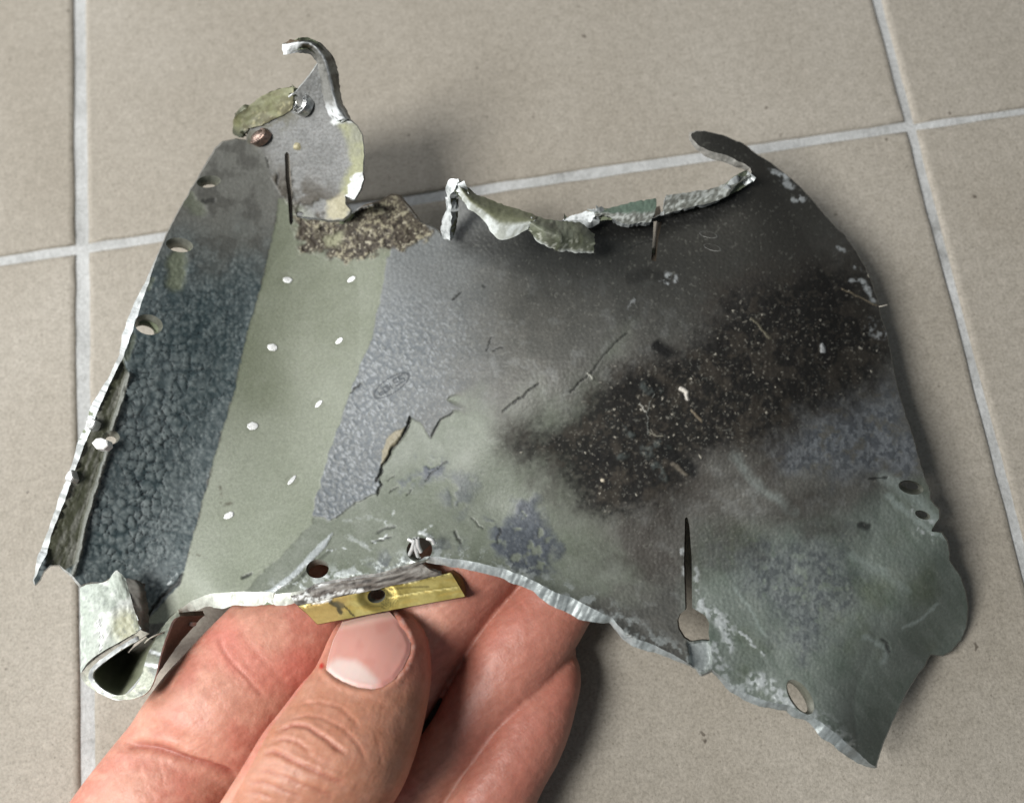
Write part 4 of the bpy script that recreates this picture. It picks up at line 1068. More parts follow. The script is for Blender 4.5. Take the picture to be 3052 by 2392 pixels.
# ------------------------------------------------------------------ folded loop at the lower left corner
RIM_IN = [(1480, 712, 41.5), (1380, 812, 42.5), (1300, 930, 44.0), (1240, 1040, 45.0), (1190, 1130, 46.0), (1150, 1250, 47.0), (1120, 1350, 47.2), (1060, 1460, 47.0), (960, 1538, 47.0), (850, 1540, 47.0), (750, 1490, 47.0), (680, 1425, 47.0), (645, 1360, 47.0),
          (680, 1290, 47.0), (800, 1190, 47.0), (950, 1090, 47.0), (1100, 1003, 47.0), (1190, 942, 47.0)]
RIM_OUT = [(1500, 770, 41.5), (1432, 812, 42.5), (1392, 900, 44.0), (1350, 1020, 45.0), (1315, 1130, 46.0), (1290, 1230, 47.0), (1258, 1360, 47.2), (1205, 1485, 47.0), (1110, 1562, 47.0), (980, 1590, 47.0), (830, 1578, 47.0), (690, 1515, 47.0), (560, 1420, 47.0),
           (530, 1330, 47.0), (620, 1195, 47.0), (780, 1092, 47.0), (960, 995, 47.0), (1112, 905, 47.0)]
def col_rim(u, v, x, y):
    n1 = fbm(x, y, 30, 261, 4); n2 = fbm(x, y, 9, 262, 2)
    cc = lerp(np.tile(c(150, 155, 141), (len(x), 1)), c(116, 120, 114), sstep(.5, .66, n1))
    cc = lerp(cc, c(190, 192, 176), sstep(.55, .7, n2) * .5)
    cc = lerp(cc, c(100, 92, 82), sstep(.66, .8, u) * .75)
    for u0 in (.235, .30, .63): cc = lerp(cc, c(226, 230, 230), sstep(.012, .004, np.abs(u - u0 - .02 * (v - .5))))
    cc = lerp(cc, c(60, 62, 58), sstep(.56, .7, n2) * sstep(.3, .24, u) * sstep(.18, .22, u) * .6)
    return cc
fold = patch('folded_loop', [VD(*RIM_IN), VD(*RIM_OUT)], 110, 8, .0006, col_rim, bump=.00012, bscale=10, jitter=.6, seed=10, rough=.42, metal=.15)
# inner wall of the loop, sinking away from the viewer
I2 = [(1330, 860), (1230, 1000), (1150, 1120), (1110, 1210), (1070, 1280), (1000, 1380), (900, 1440), (820, 1430), (760, 1380), (720, 1330), (720, 1270), (800, 1180), (900, 1100), (1000, 1040), (1120, 975)]
RI = [RIM_IN[i] for i in (1, 2, 3, 4, 5, 6, 8, 9, 10, 11, 12, 13, 14, 15, 16)]
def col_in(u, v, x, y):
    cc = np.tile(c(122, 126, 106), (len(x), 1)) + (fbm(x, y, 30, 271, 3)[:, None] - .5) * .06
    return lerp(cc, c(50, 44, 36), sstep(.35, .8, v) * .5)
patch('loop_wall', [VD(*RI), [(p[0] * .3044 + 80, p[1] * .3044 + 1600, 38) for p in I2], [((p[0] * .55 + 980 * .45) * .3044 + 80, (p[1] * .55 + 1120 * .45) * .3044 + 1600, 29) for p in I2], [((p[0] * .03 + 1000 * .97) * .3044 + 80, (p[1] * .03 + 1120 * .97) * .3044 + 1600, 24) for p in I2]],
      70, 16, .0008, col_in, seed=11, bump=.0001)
# outer wall on the right, brownish, falling away behind
patch('loop_outer_wall', [VD((1500, 772, 39), (1432, 815, 40), (1394, 900, 41.5), (1352, 1020, 42.5), (1317, 1130, 43.5), (1285, 1260, 44.5), (1258, 1370, 45)), VD((1745, 768, 31), (1700, 800, 31), (1640, 870, 31.5), (1500, 1030, 33), (1400, 1170, 35), (1310, 1300, 38), (1262, 1372, 42))],
      40, 12, .0012, lambda u, v, x, y: np.tile(c(118, 104, 92), (len(x), 1)) + (fbm(x, y, 20, 281, 3)[:, None] - .5) * .06, seed=12, rim=c(120, 112, 100), bump=.0001)
# face of the folded-back end
def col_end(u, v, x, y):
    n1 = fbm(x, y, 34, 291, 4); n2 = fbm(x, y, 8, 292, 3)
    cc = lerp(np.tile(c(172, 180, 170), (len(x), 1)), c(206, 210, 204), sstep(.45, .65, n1))
    cc = lerp(cc, c(168, 178, 168), sstep(.3, .0, u) * .6)
    cc = lerp(cc, c(172, 172, 140), sstep(60, 20, np.hypot(x - 375, (y - 1868) * .8)) * sstep(.35, .6, n1 + .1) * .8)
    cc = lerp(cc, c(120, 126, 124), sstep(.62, .72, n2) * .5)
    d = dline(x, y, VD((695, 820), (715, 900), (735, 1000), (720, 1100)))
    cc = lerp(cc, c(240, 242, 242), sstep(5, 2, d)); cc = lerp(cc, c(60, 62, 60), sstep(2.4, 1, np.abs(d - 3.4)) * sstep(.45, .6, n2))
    return cc
patch('folded_end', [VD((520, 492, 45), (600, 462, 45.5), (700, 450, 46), (800, 420, 46.2), (850, 350, 46.5), (890, 328, 46.5), (960, 398, 46)),
                     VD((525, 800, 46), (610, 770, 47.5), (720, 740, 48), (820, 720, 48), (920, 700, 47.6), (1000, 690, 47.2), (1045, 690, 46.8)),
                     VD((530, 1330, 47), (575, 1250, 47.6), (660, 1170, 47.8), (790, 1088, 47.8), (920, 1018, 47.6), (1040, 950, 47.4), (1114, 906, 47))],
      60, 40, .0012, col_end, bump=.0002, bscale=14, jitter=1.0, seed=13, rough=.4)
patch('folded_end_edge', [VD((960, 395, 46), (985, 470, 46.2), (1010, 600, 46.6), (1045, 700, 46.8), (1080, 800, 46.9), (1114, 906, 47)), VD((1060, 420, 45), (1110, 480, 45), (1125, 600, 45.2), (1132, 720, 45.4), (1128, 830, 45.6), (1125, 915, 46)),
                          VD((1150, 455, 43), (1160, 520, 43), (1180, 640, 43.2), (1195, 760, 43.6), (1198, 860, 44.2), (1192, 942, 45))],
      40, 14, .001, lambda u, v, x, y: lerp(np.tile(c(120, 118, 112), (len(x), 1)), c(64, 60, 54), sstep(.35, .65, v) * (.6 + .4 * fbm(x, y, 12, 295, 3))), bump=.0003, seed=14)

# ------------------------------------------------------------------ brass strip under the lower edge
MAT_BRASS = painted_material('brass', bump=.15, grain=(.9, 1.08), scale=900)
def brass_h(x, y): return (25.2 - .004 * (x - 1120) + .012 * (y - 1780)) * 1e-3
def brass_paint(x, y, tm):
    n = len(x); n1 = fbm(x, y, 40, 301, 4); strk = fbm(x * .98 - y * .2, (y * .98 + x * .2) * 6, 60, 302, 3)
    col = lerp(np.tile(c(160, 145, 82), (n, 1)), c(184, 170, 106), sstep(.4, .65, n1))
    col = lerp(col, c(184, 158, 84), sstep(.5, .7, strk) * .6)
    rough = np.full(n, .46); metal = np.full(n, .6); disp = .00006 * (strk - .5)
    lx, ly = x, y
    left = sstep(1060, 1010, x + .4 * (y - 1800))
    col = lerp(col, c(176, 148, 92), left * .8)
    for pl, w, a, cc in ((VC((490, 700), (560, 740), (600, 815)), 9, .95, c(70, 66, 50)), (VC((560, 720), (610, 740)), 13, .8, c(90, 84, 66)), (VC((640, 750), (690, 800), (750, 855)), 4, .9, c(70, 64, 44)), (VC((1060, 575), (1300, 545), (1550, 535)), 4, .6, c(90, 80, 50)), (VC((480, 620), (640, 590), (820, 575)), 9, .9, c(232, 232, 224)),
                         (VC((260, 700), (400, 690), (480, 665)), 10, .9, c(232, 234, 230)), (VC((1300, 490), (1400, 470), (1440, 460)), 7, .7, c(220, 214, 180)), (VC((150, 745), (270, 725)), 6, .9, c(246, 236, 160)), (VC((920, 530), (1200, 470), (1450, 440), (1780, 385)), 5, .9, c(250, 240, 168)), (VC((1130, 650), (1500, 590), (1880, 540)), 2.5, .5, c(240, 228, 160))):
        m = sstep(w, w * .4, dline(x + 6 * (fbm(x, y, 10, 303, 2) - .5), y, pl)) * a
        col = lerp(col, cc, m)
        if np.mean(cc) > .6: disp += m * .0004 * fbm(x, y, 5, 304, 2); metal = metal * (1 - m * .6)
    d = np.hypot((x - (850 + 1000 * .2754)) / 42, (y - (1600 + 640 * .2754)) / 30)
    disp -= .0006 * sstep(1.5, .9, d); col = lerp(col, c(120, 108, 60), sstep(1.25, .95, d) * .7)
    col = lerp(col, c(70, 70, 44), sstep(.25, .6, np.sin(d * 40)) * sstep(1.9, 1.0, d) * sstep(1120, 1140, x) * .6)
    return col, rough, metal, disp
bout = VC((145, 745, 3), (500, 665, 3), (1000, 555, 3), (1790, 385, 4), (1800, 392, 22), (1870, 510, 24), (1940, 628, 8), (1946, 642, 3), (1500, 722, 2), (1000, 815, 2), (352, 942, 2), (345, 938, 1), (240, 830, 1))
brass_strip = build_sheet('brass_strip', None, [MAT_BRASS], bout, [(ell(1122, 1775, 27, 21, -14), ell(1128, 1772, 20, 14, -14), .003)], 4.0, brass_h, brass_paint, .003, .6,
                          lambda x, y, n: np.tile(c(110, 92, 44), (n, 1)) + (c(236, 220, 130) - c(110, 92, 44)) * sstep(1800, 1760, y + (x - 900) * .2)[:, None] * sstep(1345, 1335, x)[:, None], c(150, 130, 60))
adopt(brass_strip, fragment)

def col_shear(u, v, x, y):
    strk = fbm(x * .97 - y * .22, (y * .97 + x * .22) * 5, 40, 311, 3); n2 = fbm(x, y, 8, 312, 3)
    cc = lerp(np.tile(c(104, 98, 92), (len(x), 1)), c(62, 58, 54), sstep(.5, .68, strk))
    cc = lerp(cc, c(150, 148, 142), sstep(.5, .34, strk) * .5)
    burr = np.maximum(sstep(20, 6, dline(x, y, VC((330, 500), (480, 450), (620, 400), (740, 410)))), np.maximum(sstep(16, 5, dline(x, y, VC((60, 660), (200, 620), (280, 700), (470, 670)))), sstep(9, 3, dline(x, y, VC((480, 620), (640, 590), (830, 580))))))
    cc = lerp(cc, c(226, 228, 226), burr * sstep(.36, .56, n2))
    return cc
patch('sheared_edge', [VC((40, 610, 46.6), (220, 566, 46.6), (320, 500, 46.6), (620, 440, 46.6), (760, 414, 46.8), (1020, 380, 46.9), (1340, 288, 47.2), (1460, 280, 47.4)),
                       VC((90, 700, 47), (250, 640, 47), (380, 590, 47), (640, 520, 47), (800, 490, 47), (1040, 455, 47), (1400, 380, 47), (1560, 350, 47)),
                       VC((146, 752, 46.3), (290, 722, 46.3), (450, 690, 46.3), (680, 630, 46.3), (860, 592, 46.3), (1060, 548, 46.3), (1440, 464, 46.3), (1700, 408, 46.3))],
      70, 18, .0016, col_shear, bump=.0002, bscale=6, jitter=1.5, seed=15)

# ------------------------------------------------------------------ rivets and small bits
def lathe_at(name, x, y, h, prof, mat, sx=1.0, sy=1.0, rot=0.0, tilt=None, n=28, wob=0.0, seed=0):
    """turned piece set into the sheet; prof = (radius px, height mm); tilt from the sheet around it"""
    r = np.random.default_rng(seed)
    p0 = P(np.array(float(x)), np.array(float(y)), np.array(h))
    ex = P(np.array(x + 1.0), np.array(float(y)), np.array(h)) - p0; ey = P(np.array(float(x)), np.array(y + 1.0), np.array(h)) - p0
    up = np.array([0, 0, 1.0])
    if tilt is not None:
        hx, hy = tilt
        ex = ex + up * hx; ey = ey + up * hy
    nz = -np.cross(ex, ey); nz /= np.linalg.norm(nz)
    ca, sa = math.cos(math.radians(rot)), math.sin(math.radians(rot))
    bm = bmesh.new(); prev = None
    wb = 1 + wob * (r.uniform(-1, 1, n))
    for rad, z in prof:
        cur = []
        for k in range(n):
            a = 2 * math.pi * k / n
            u, v = rad * sx * math.cos(a) * wb[k], rad * sy * math.sin(a) * wb[k]
            cur.append(bm.verts.new(tuple(p0 + ex * (u * ca - v * sa) + ey * (u * sa + v * ca) + nz * (z * 1e-3 + wob * .2e-3 * r.uniform(-1, 1)))))
        if prev:
            for k in range(n): bm.faces.new((prev[k], prev[(k + 1) % n], cur[(k + 1) % n], cur[k])).smooth = True
        prev = cur
    bm.faces.new(prev)
    bmesh.ops.recalc_face_normals(bm, faces=bm.faces)
    if name == 'metal_burr':
        for f in bm.faces: f.smooth = False
    me = bpy.data.meshes.new(name); bm.to_mesh(me); bm.free()
    o = link(name, me, None, [mat]); adopt(o, fragment)
    return o
def slope(x, y):
    x, y = np.array(float(x)), np.array(float(y))
    return (float(h_sheet(x + 4, y) - h_sheet(x - 4, y)) / 8, float(h_sheet(x, y + 4) - h_sheet(x, y - 4)) / 8)
for i, (x, y, sx, sy, rot) in enumerate([(857, 834, 15, 10, 5), (1047, 832, 16, 8, -25), (812, 1035, 16, 12, 5), (1011, 1015, 15, 8, -35), (753, 1269, 17, 13, -10), (950, 1203, 16, 7, -42), (682, 1535, 18, 11, -30), (870, 1430, 20, 7, -52)]):
    hh = float(h_sheet(np.array(float(x)), np.array(float(y))))
    lathe_at('rivet', x, y, hh, [(1.08, -.6), (1.05, .01), (.95, .05), (.6, .0), (.3, .04), (.08, .02)], MAT_RIVET, sx * .84, sy * .84, rot, slope(x, y), wob=.10, seed=i)
lathe_at('rivet', *VE((968, 930))[0], 0.0351, [(1.1, -1.6), (1.08, -.3), (1.02, .2), (.92, .25), (.88, -.3), (.78, -.3), (.70, .3), (.60, .35), (.55, -.4), (.40, -.5), (.1, -.4)], MAT_STEEL, 25, 29, 15, (.00006, 0), n=36, seed=31)
lathe_at('rivet', *VE((395, 1370))[0], 0.0279, [(1.05, -1.5), (1.03, .0), (.97, .2), (.86, .22), (.8, .1), (.6, .45), (.3, .62), (.04, .66)], MAT_COPPER, 31, 20, -14, (.00005, .00002), n=32, seed=32)
lathe_at('rivet', *VE((920, 1510))[0], 0.0283, [(1.0, -1), (.95, .2), (.6, .5), (.1, .6)], metal_material('yellowed_paint', (.55, .5, .32), .5, metallic=0), 11, 9, -40, (.00005, 0), wob=.2, seed=33)
for x, y, rot in ((2112, 701, 16), (2123, 739, 20)):
    lathe_at('rivet', x, y, float(h_sheet(np.array(float(x)), np.array(float(y)))), [(1.1, -.6), (1.05, .10), (.88, .30), (.7, .05), (.3, -.05), (.05, 0)], metal_material('dark_rivet', (.12, .12, .11), .4, metallic=.3), 29, 11, rot, slope(x, y), seed=34)
lathe_at('metal_burr', 302, 1320, .0290, [(1.0, -2), (1.0, .15), (.86, .3), (.03, .25)], metal_material('white_burr', (.85, .84, .82), .5, metallic=0, dark=.85), 24, 19, 20, None, n=7, wob=.2, seed=35)
lathe_at('metal_burr', 272, 1262, .0292, [(1.0, -2), (1.0, .1), (.8, .35), (.03, .2)], MAT_RIVET, 15, 16, 20, None, n=8, wob=.2, seed=36)
lathe_at('metal_burr', 208, 1420, .0285, [(1.0, -2), (1.0, .1), (.8, .35), (.03, .2)], MAT_RIVET, 13, 18, 20, None, n=8, wob=.25, seed=37)
lathe_at('metal_burr', *VD((1620, 850))[0], 0.0148, [(1.0, -1), (.8, .6), (.1, .9)], MAT_RIVET, 9, 6, -40, None, n=8, wob=.15, seed=38)

def fibre(name, pts, rad, mat, parent=fragment):
    Q = catmull(np.array(pts, float), 14)
    Q = P(Q[:, 0], Q[:, 1], HM(Q[:, 2]) * 1e-3)
    cu = bpy.data.curves.new(name, 'CURVE'); cu.dimensions = '3D'; cu.bevel_depth = rad; cu.bevel_resolution = 1
    s = cu.splines.new('POLY'); s.points.add(len(Q) - 1)
    for p, q in zip(s.points, Q): p.co = (*q, 1)
    me = bpy.data.meshes.new_from_object(bpy.data.objects.new('tmp', cu))
    me.name = name
    o = link(name, me, None, [mat]); adopt(o, parent)
    return o
MAT_FIBRE = metal_material('pale_fibre', (.6, .56, .48), .6, metallic=0)
fibre('fibre', VD((1155, 1035, 45), (1190, 1000, 46), (1260, 960, 46), (1350, 925, 44), (1380, 880, 43)), .00016, MAT_FIBRE)
fibre('fibre', V3((1865, 1365, 28.5), (1890, 1360, 29), (1922, 1352, 28.5)), .00012, MAT_FIBRE)
fibre('fibre', VE((815, 850, 58.5), (860, 815, 59), (905, 795, 58.5)), .00022, MAT_RIVET)
# curls of swarf caught in the hole beside the brass strip
for pts in (VC((1330, 20, 50), (1390, 60, 50), (1420, 150, 49), (1440, 210, 48)), VC((1430, 10, 51), (1440, 90, 50), (1470, 160, 49)), VC((1400, 20, 50.5), (1380, 110, 49.5), (1345, 190, 48)), VC((1530, 10, 51), (1590, 30, 51), (1610, 70, 50.5))):
    fibre('swarf', pts, .0004, MAT_RIVET)

# ------------------------------------------------------------------ the hand
VH = lambda *p: VV(200, 1800, .5048, p)

def finger(stations, ratio, n=44, sub=9, sq=2.2):
    """stations: (left x, y, right x, y, h mm of the axis) from the tip down; elliptical rings lofted into a closed tube"""
    A = catmull(np.array(stations, float), (len(stations) - 1) * sub + 1)
    rt = catmull(np.array(ratio, float)[:, None], len(A))[:, 0]
    rings = []
    for (lx, ly, rx, ry, h), q in zip(A, rt):
        l, r = P(np.array([lx, rx]), np.array([ly, ry]), np.array([h, h]) * 1e-3)
        ctr, lat = (l + r) / 2, (r - l) / 2
        up = CAMP - ctr; up -= lat * up.dot(lat) / lat.dot(lat); up /= np.linalg.norm(up)
        a = np.linspace(0, 2 * math.pi, n, endpoint=False)
        ca, sa = np.cos(a), np.sin(a)
        ca = np.sign(ca) * np.abs(ca) ** (2 / sq); sa = np.sign(sa) * np.abs(sa) ** (2 / sq)
        rings.append(ctr + ca[:, None] * lat + sa[:, None] * up * np.linalg.norm(lat) * q)
    # rounded tip
    tip = rings[0].mean(0); ax_ = tip - rings[2].mean(0); ax_ /= np.linalg.norm(ax_)
    rad = np.linalg.norm(rings[0] - tip, axis=1).mean()
    caps = []
    for k in (80, 60, 40, 20):
        t = math.radians(k)
        caps.append(tip + (rings[0] - tip) * math.cos(t) + ax_ * rad * math.sin(t) * .8)
    rings = caps + rings
    V = np.vstack(rings); F = []
    for i in range(len(rings) - 1):
        a = i * n + np.arange(n); b = a + n
        F.append(np.stack([a, np.roll(a, -1), np.roll(b, -1), b], 1))
    return V, np.vstack(F).tolist() + [list(range(n))[::-1], list(range((len(rings) - 1) * n, len(rings) * n))]

THUMB = [(1062, 1826, 1182, 1806, 18.0), (1012, 1856, 1226, 1830, 19.5), (985, 1902, 1258, 1872, 21.5), (962, 1955, 1277, 1925, 23.5), (938, 2000, 1284, 2000, 25.0), (902, 2042, 1277, 2070, 26.0), (846, 2118, 1260, 2155, 27.5), (792, 2190, 1234, 2250, 29.0), (728, 2300, 1196, 2345, 29.5), (640, 2440, 1130, 2460, 26.5), (520, 2620, 1060, 2640, 21.5), (420, 2820, 1000, 2860, 15.5)]
TR = [.80, .84, .86, .86, .86, .88, .90, .92, .92, .9, .85, .8]
INDEX = [(905, 1640, 1050, 1775, 8.2), (800, 1690, 1050, 1870, 9.7), (735, 1770, 1030, 1925, 10.2), (668, 1840, 985, 2010, 10.7), (604, 1906, 930, 2080, 11.2), (553, 1962, 890, 2140, 11.7), (503, 2018, 850, 2200, 12.2), (442, 2103, 810, 2270, 12.2), (404, 2160, 770, 2320, 11.7), (372, 2200, 730, 2350, 11.2), (326, 2259, 690, 2400, 11.7), (250, 2365, 660, 2480, 11.2), (150, 2520, 640, 2600, 9.2), (60, 2700, 640, 2760, 7.2)]
IR = [.78, .80, .82, .86, .9, .92, .93, .92, .88, .88, .92, .95, .85, .8]
MIDDLE = [(1480, 1500, 1620, 1600, 14.0), (1330, 1590, 1570, 1715, 13.0), (1215, 1690, 1490, 1815, 12.0), (1140, 1800, 1420, 1915, 11.0), (1060, 1920, 1352, 2010, 10.5), (960, 2060, 1290, 2110, 10.0), (840, 2250, 1180, 2290, 9.0), (720, 2480, 1080, 2500, 8.0)]
RING = [(1650, 1610, 1790, 1710, 10.8), (1575, 1700, 1790, 1790, 10.8), (1518, 1770, 1752, 1866, 10.3), (1470, 1825, 1722, 1920, 10.3), (1405, 1915, 1680, 1990, 9.8), (1372, 1990, 1632, 2062, 9.8), (1330, 2065, 1572, 2130, 9.8), (1285, 2150, 1508, 2190, 9.8), (1200, 2260, 1448, 2270, 9.3), (1080, 2370, 1380, 2350, 8.8), (1000, 2520, 1300, 2500, 7.8)]
PINKY = [(1640, 1945, 1715, 1952, 8.4), (1590, 1985, 1728, 1985, 8.4), (1545, 2050, 1731, 2042, 8.9), (1490, 2120, 1716, 2115, 9.4), (1440, 2195, 1695, 2195, 9.4), (1390, 2275, 1662, 2275, 9.4), (1340, 2350, 1620, 2350, 9.4), (1300, 2440, 1580, 2440, 9.4), (1250, 2600, 1520, 2600, 9.4)]
PALM = [(160, 2960, 1480, 2960, 15), (150, 3040, 1470, 3040, 16), (180, 3150, 1440, 3150, 17), (300, 3350, 1340, 3350, 18), (420, 3600, 1260, 3600, 20), (480, 3850, 1220, 3850, 22), (480, 4300, 1250, 4300, 24)]

def build_hand():
    bm = bmesh.new()
    for st, ra, sq in ((THUMB, TR, 2.25), (INDEX, IR, 2.2), (MIDDLE, [.88] * 8, 2.2), (RING, [.88] * 11, 2.25), (PINKY, [.9] * 9, 2.2), (PALM, [.24, .27, .30, .36, .46, .54, .58], 2.4)):
        V, Fs = finger(st, ra, sq=sq)
        vs_ = [bm.verts.new(tuple(v)) for v in V]
        for f in Fs: bm.faces.new([vs_[i] for i in f])
    bmesh.ops.recalc_face_normals(bm, faces=bm.faces)
    me = bpy.data.meshes.new('tmp_hand'); bm.to_mesh(me); bm.free()
    o = bpy.data.objects.new('tmp_hand', me); COL.objects.link(o)
    md = o.modifiers.new('r', 'REMESH'); md.mode = 'VOXEL'; md.voxel_size = .00042; md.use_smooth_shade = True
    sm = o.modifiers.new('s', 'SMOOTH'); sm.factor = .5; sm.iterations = 5
    dg = bpy.context.evaluated_depsgraph_get()
    me2 = bpy.data.meshes.new_from_object(o.evaluated_get(dg))
    bpy.data.objects.remove(o); bpy.data.meshes.remove(me)
    n = len(me2.vertices)
    co = np.empty(n * 3, np.float32); me2.vertices.foreach_get('co', co); co = co.reshape(-1, 3).astype(float)
    no = np.empty(n * 3, np.float32); me2.vertex_normals.foreach_get('vector', no); no = no.reshape(-1, 3).astype(float)
    x, y = proj(co)
    view = CAMP - co; view /= np.linalg.norm(view, axis=1, keepdims=True)
    face = sstep(-.05, .35, (no * view).sum(1))
    inthumb = inside(x, y, [(1050, 1780), (1250, 1790), (1320, 1980), (1270, 2200), (1210, 2392), (1150, 2600), (600, 2600), (690, 2392), (800, 2180), (950, 1975), (1000, 1850)]) & (co[:, 2] > .0213)
    disp = np.zeros(n)
    wx = x + 7 * (fbm(x, y, 26, 401, 3) - .5); wy = y + 7 * (fbm(x, y, 26, 402, 3) - .5)
    dark = np.zeros(n)
    def crease(pts, w, depth, sel, ridge=.35):
        nonlocal disp, dark
        d = dline(wx, wy, resample(pts, 18, False)[:, :2] if len(pts) > 1 else pts)
        g = np.exp(-(d / w) ** 2); g2 = np.exp(-((d - 2.2 * w) / (1.3 * w)) ** 2)
        ends = np.minimum(np.hypot(x - pts[0][0], y - pts[0][1]), np.hypot(x - pts[-1][0], y - pts[-1][1]))
        f = face * sel * sstep(0, 45, ends)
        depth *= .72
        disp += (-depth * g + ridge * .6 * depth * g2) * f * 1e-3
        dark = np.maximum(dark, g * f * min(1, depth * 2.2))
    T = inthumb.astype(float); N_ = 1 - T
    for pts, w, dp in ((VH((1330, 600), (1480, 575), (1600, 600), (1700, 690), (1740, 760)), 4.5, .22), (VH((1290, 690), (1400, 655), (1500, 668), (1620, 720), (1720, 830), (1775, 940)), 4.5, .26), (VH((1225, 760), (1330, 708), (1420, 720), (1520, 790), (1600, 855), (1680, 900)), 6, .50),
                       (VH((1190, 815), (1280, 790), (1370, 818), (1455, 885)), 5, .34), (VH((1140, 890), (1220, 868), (1330, 920), (1450, 980), (1560, 1030), (1670, 1055)), 6, .52), (VH((1085, 975), (1200, 985), (1350, 1050), (1500, 1105), (1600, 1130)), 5, .34), (VH((1030, 1040), (1150, 1050), (1300, 1105), (1420, 1150)), 5, .36),
                       (VH((1010, 1100), (1120, 1110), (1250, 1160)), 5, .3), (VH((1480, 760), (1560, 800), (1640, 870)), 3.5, .16), (VH((1370, 850), (1480, 920), (1600, 985), (1700, 1010)), 3.5, .2), (VH((1420, 540), (1520, 540), (1620, 560)), 3, .1), (VH((1800, 700), (1850, 850), (1860, 1000)), 4, .07)):
        crease(pts, w, dp, T)
    for pts, w, dp in ((VH((330, 830), (480, 832), (570, 852), (680, 900), (820, 942), (950, 990), (1030, 1025)), 11, 1.0), (VH((885, 150), (905, 250), (965, 335), (1050, 425), (1130, 515), (1180, 580)), 6, .26), (VH((1030, 190), (1100, 270), (1180, 350), (1260, 440), (1340, 500)), 9, .12), (VH((930, 330), (1000, 420), (1090, 520)), 4, .14),
                       (VH((600, 620), (650, 660), (680, 720)), 3, .08), (VH((560, 740), (600, 790)), 3, .08), (VH((350, 850), (280, 880)), 4, .2), (VH((1200, 350), (1280, 310), (1350, 270)), 3, .12), (VH((250, 1020), (330, 1000), (400, 1010)), 3, .10), (VH((420, 900), (430, 1000), (470, 1080)), 5, .15), (VH((520, 880), (560, 1000), (570, 1100)), 5, .12),
                       (V6((1330, 560), (1370, 640), (1420, 700)), 4, .12), (V6((1530, 740), (1545, 700), (1560, 680)), 3, .10), (V6((1240, 1480), (1340, 1510), (1480, 1560)), 5, .14)):
        crease(pts, w, dp, N_)
    # nail bed: skin folds stand up around the nail
    NAIL = [(p[0], p[1]) for p in V6((400, 730), (352, 830), (325, 920), (312, 985), (350, 1025), (400, 1055), (480, 1082), (560, 1093), (620, 1080), (680, 1040), (730, 970), (762, 900), (768, 850), (745, 790), (700, 725), (655, 675), (560, 690), (470, 712))]
    s = sd(x, y, NAIL)
    disp += face * T * (-.00048 * sstep(8, -14, s) + .00028 * np.exp(-((s - 13) / 10) ** 2)) * sstep(1800, 1850, y)
    # fine skin lines: ridges across the fingers, criss-cross on the thumb's back
    ang = np.where(T > 0, 1.15, .62)
    su = x * np.cos(ang) - y * np.sin(ang); sv = x * np.sin(ang) + y * np.cos(ang)
    ln1 = fbm(su * .16 + 9, sv, 7, 415, 3); ln2 = fbm(su, sv * .18, 9, 416, 3)
    lines = sstep(.50, .36, ln1) * .8 + sstep(.48, .34, ln2) * .5
    disp -= face * .00005 * lines
    dark = np.maximum(dark, face * lines * .16)
    # fine skin relief
    f1, f2, _ = voro(wx, wy, 11, 410)
    disp += face * (-.00004 * (1 - sstep(.03, .2, f2 - f1)) + .00005 * (fbm(x, y, 12, 411, 3) - .5) + .00014 * (fbm(x, y, 46, 412, 2) - .5))
    co2 = co + no * disp[:, None]
    me2.vertices.foreach_set('co', co2.astype(np.float32).ravel())
    # colour: palm side pink, back of the thumb tanned
    n1 = fbm(x, y, 130, 420, 3); n2 = fbm(x, y, 34, 421, 4); n3 = fbm(x, y, 10, 422, 2)
    pink = np.tile(c(202, 148, 128), (n, 1)); tan = np.tile(c(186, 134, 110), (n, 1))
    col = lerp(pink, c(196, 126, 110), sstep(.4, .65, n1) * .7)
    col = lerp(col, c(220, 168, 148), sstep(.55, .75, n2) * .45)
    t = T * sstep(1900, 2080, y + .2 * (1100 - x))
    col = lerp(col, tan + (n2[:, None] - .5) * .08, t)
    col = lerp(col, c(192, 122, 104), T * (1 - t) * .6)
    col = lerp(col, c(210, 120, 108), sstep(90, 20, dline(x, y, VH((900, 150), (1000, 300), (1180, 420), (1350, 380)))) * N_ * .4)
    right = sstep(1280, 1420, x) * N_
    col = lerp(col, c(168, 108, 93), right * .8)  # fingers right of the thumb: shade painted into the skin colour
    col = lerp(col, c(150, 72, 60), dark * .75)
    col = lerp(col, c(176, 40, 30), sstep(11, 3, np.hypot(x - (800 + 290 * .5516), (y - (1450 + 970 * .5516)) * .8)) * T)
    # dry, pale skin along the nail fold
    col = lerp(col, c(214, 182, 170), T * sstep(8, 3, np.abs(s - 9 - 4 * (n3 - .5))) * sstep(.5, .7, n3) * .5 * sstep(1050, 1150, x))
    a = me2.color_attributes.new('paint', 'FLOAT_COLOR', 'POINT')
    a.data.foreach_set('color', np.hstack([np.clip(col, 0, 1), np.ones((n, 1))]).astype(np.float32).ravel())
    me2.name = 'skin'
    me2.polygons.foreach_set('use_smooth', np.ones(len(me2.polygons), bool))
    me2.update()
    # skin material
    m, nt, b = new_mat('skin')
    tc = nd(nt, 'ShaderNodeTexCoord'); pa = nd(nt, 'ShaderNodeAttribute', attribute_name='paint')
    v1 = nd(nt, 'ShaderNodeTexVoronoi', feature='DISTANCE_TO_EDGE', _Scale=1300.0); n_ = nd(nt, 'ShaderNodeTexNoise', _Scale=700.0, _Detail=4.0)
    for q in (v1, n_): nt.links.new(tc.outputs['Object'], q.inputs['Vector'])
    g = ramp(nt, [(.3, (.9, .88, .87)), (.7, (1.06, 1.05, 1.05))], n_.outputs[0])
    nt.links.new(mult(nt, pa.outputs['Color'], g), b.inputs['Base Color'])
    b.inputs['Roughness'].default_value = .46
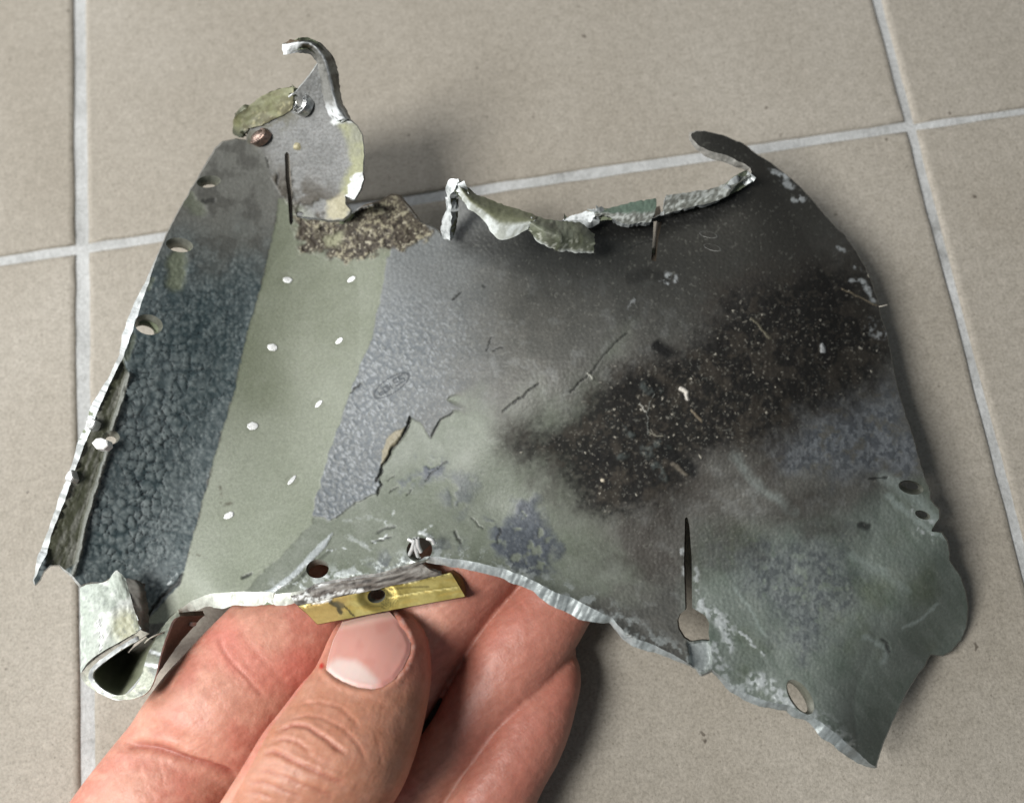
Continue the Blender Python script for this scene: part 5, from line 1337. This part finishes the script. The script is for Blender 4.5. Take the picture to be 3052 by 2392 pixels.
    b.inputs['Specular IOR Level'].default_value = .38
    b.inputs['Subsurface Weight'].default_value = .35
    b.inputs['Subsurface Radius'].default_value = (1.0, .36, .2)
    b.inputs['Subsurface Scale'].default_value = .0013
    bp = nd(nt, 'ShaderNodeBump', _Strength=.22, _Distance=.0002)
    nt.links.new(v1.outputs['Distance'], bp.inputs['Height'])
    bp2 = nd(nt, 'ShaderNodeBump', _Strength=.2, _Distance=.0003)
    nt.links.new(n_.outputs[0], bp2.inputs['Height']); nt.links.new(bp.outputs[0], bp2.inputs['Normal'])
    nt.links.new(bp2.outputs[0], b.inputs['Normal'])
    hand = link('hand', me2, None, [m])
    tag(hand, 'bare hand pinching the torn metal fragment between thumb and bent fingers', 'hand')
    # thumbnail, sitting in its bed
    tree = BVHTree.FromPolygons([tuple(v) for v in co], [tuple(p.vertices) for p in me2.polygons])
    samp = []
    for qx in np.arange(960, 1240, 28.):
        for qy in np.arange(1830, 2070, 28.):
            if sd(np.array([qx]), np.array([qy]), NAIL)[0] < 12:
                d = raydir(qx, qy); d /= np.linalg.norm(d)
                hit = tree.ray_cast(Vector(CAMP), Vector(d))
                if hit[0] is not None: samp.append((qx, qy, hit[0][2] * 1000))
    nf = tps(samp, .02)
    def nail_h(px, py):
        q = sd(px, py, NAIL)
        return nf(px, py) * 1e-3 + .00002 - .00030 * sstep(-14, 0, q) * sstep(1830, 1880, py)
    def nail_paint(px, py, tm):
        k = len(px); q1 = fbm(px, py, 60, 430, 3)
        cl = lerp(np.tile(c(206, 150, 138), (k, 1)), c(198, 134, 122), sstep(.4, .65, q1) * .6)
        lun = sd(px + 8 * (q1 - .5), py, V6((315, 965), (370, 925), (470, 935), (540, 985), (590, 1050), (600, 1120), (420, 1090), (300, 1000)))
        cl = lerp(cl, c(224, 200, 192), sstep(14, -16, lun) * .9)
        cl = lerp(cl, c(216, 140, 132), sstep(30, 0, -sd(px, py, NAIL)) * sstep(980, 1100, px) * .4)
        cl = lerp(cl, c(240, 206, 190), sstep(1870, 1840, py + .2 * (px - 1100)) * .6)
        st = fbm(px * 1.0 + py * .4, py * .05, 8, 431, 2)
        return cl, np.full(k, .3), np.zeros(k), .00003 * (st - .5)
    mn, nt, b = new_mat('nail')
    pa = nd(nt, 'ShaderNodeAttribute', attribute_name='paint'); nt.links.new(pa.outputs['Color'], b.inputs['Base Color'])
    b.inputs['Roughness'].default_value = .43; b.inputs['Subsurface Weight'].default_value = .3; b.inputs['Subsurface Scale'].default_value = .001
    b.inputs['Specular IOR Level'].default_value = .45
    nl = build_sheet('thumbnail', None, [mn], [p + (1.0,) for p in NAIL], [], 4.5, nail_h, nail_paint, .0004, .2, lambda a_, b_, k: np.tile(c(226, 190, 180), (k, 1)), c(220, 170, 160))
    nl.parent = hand
    return hand
hand = build_hand()
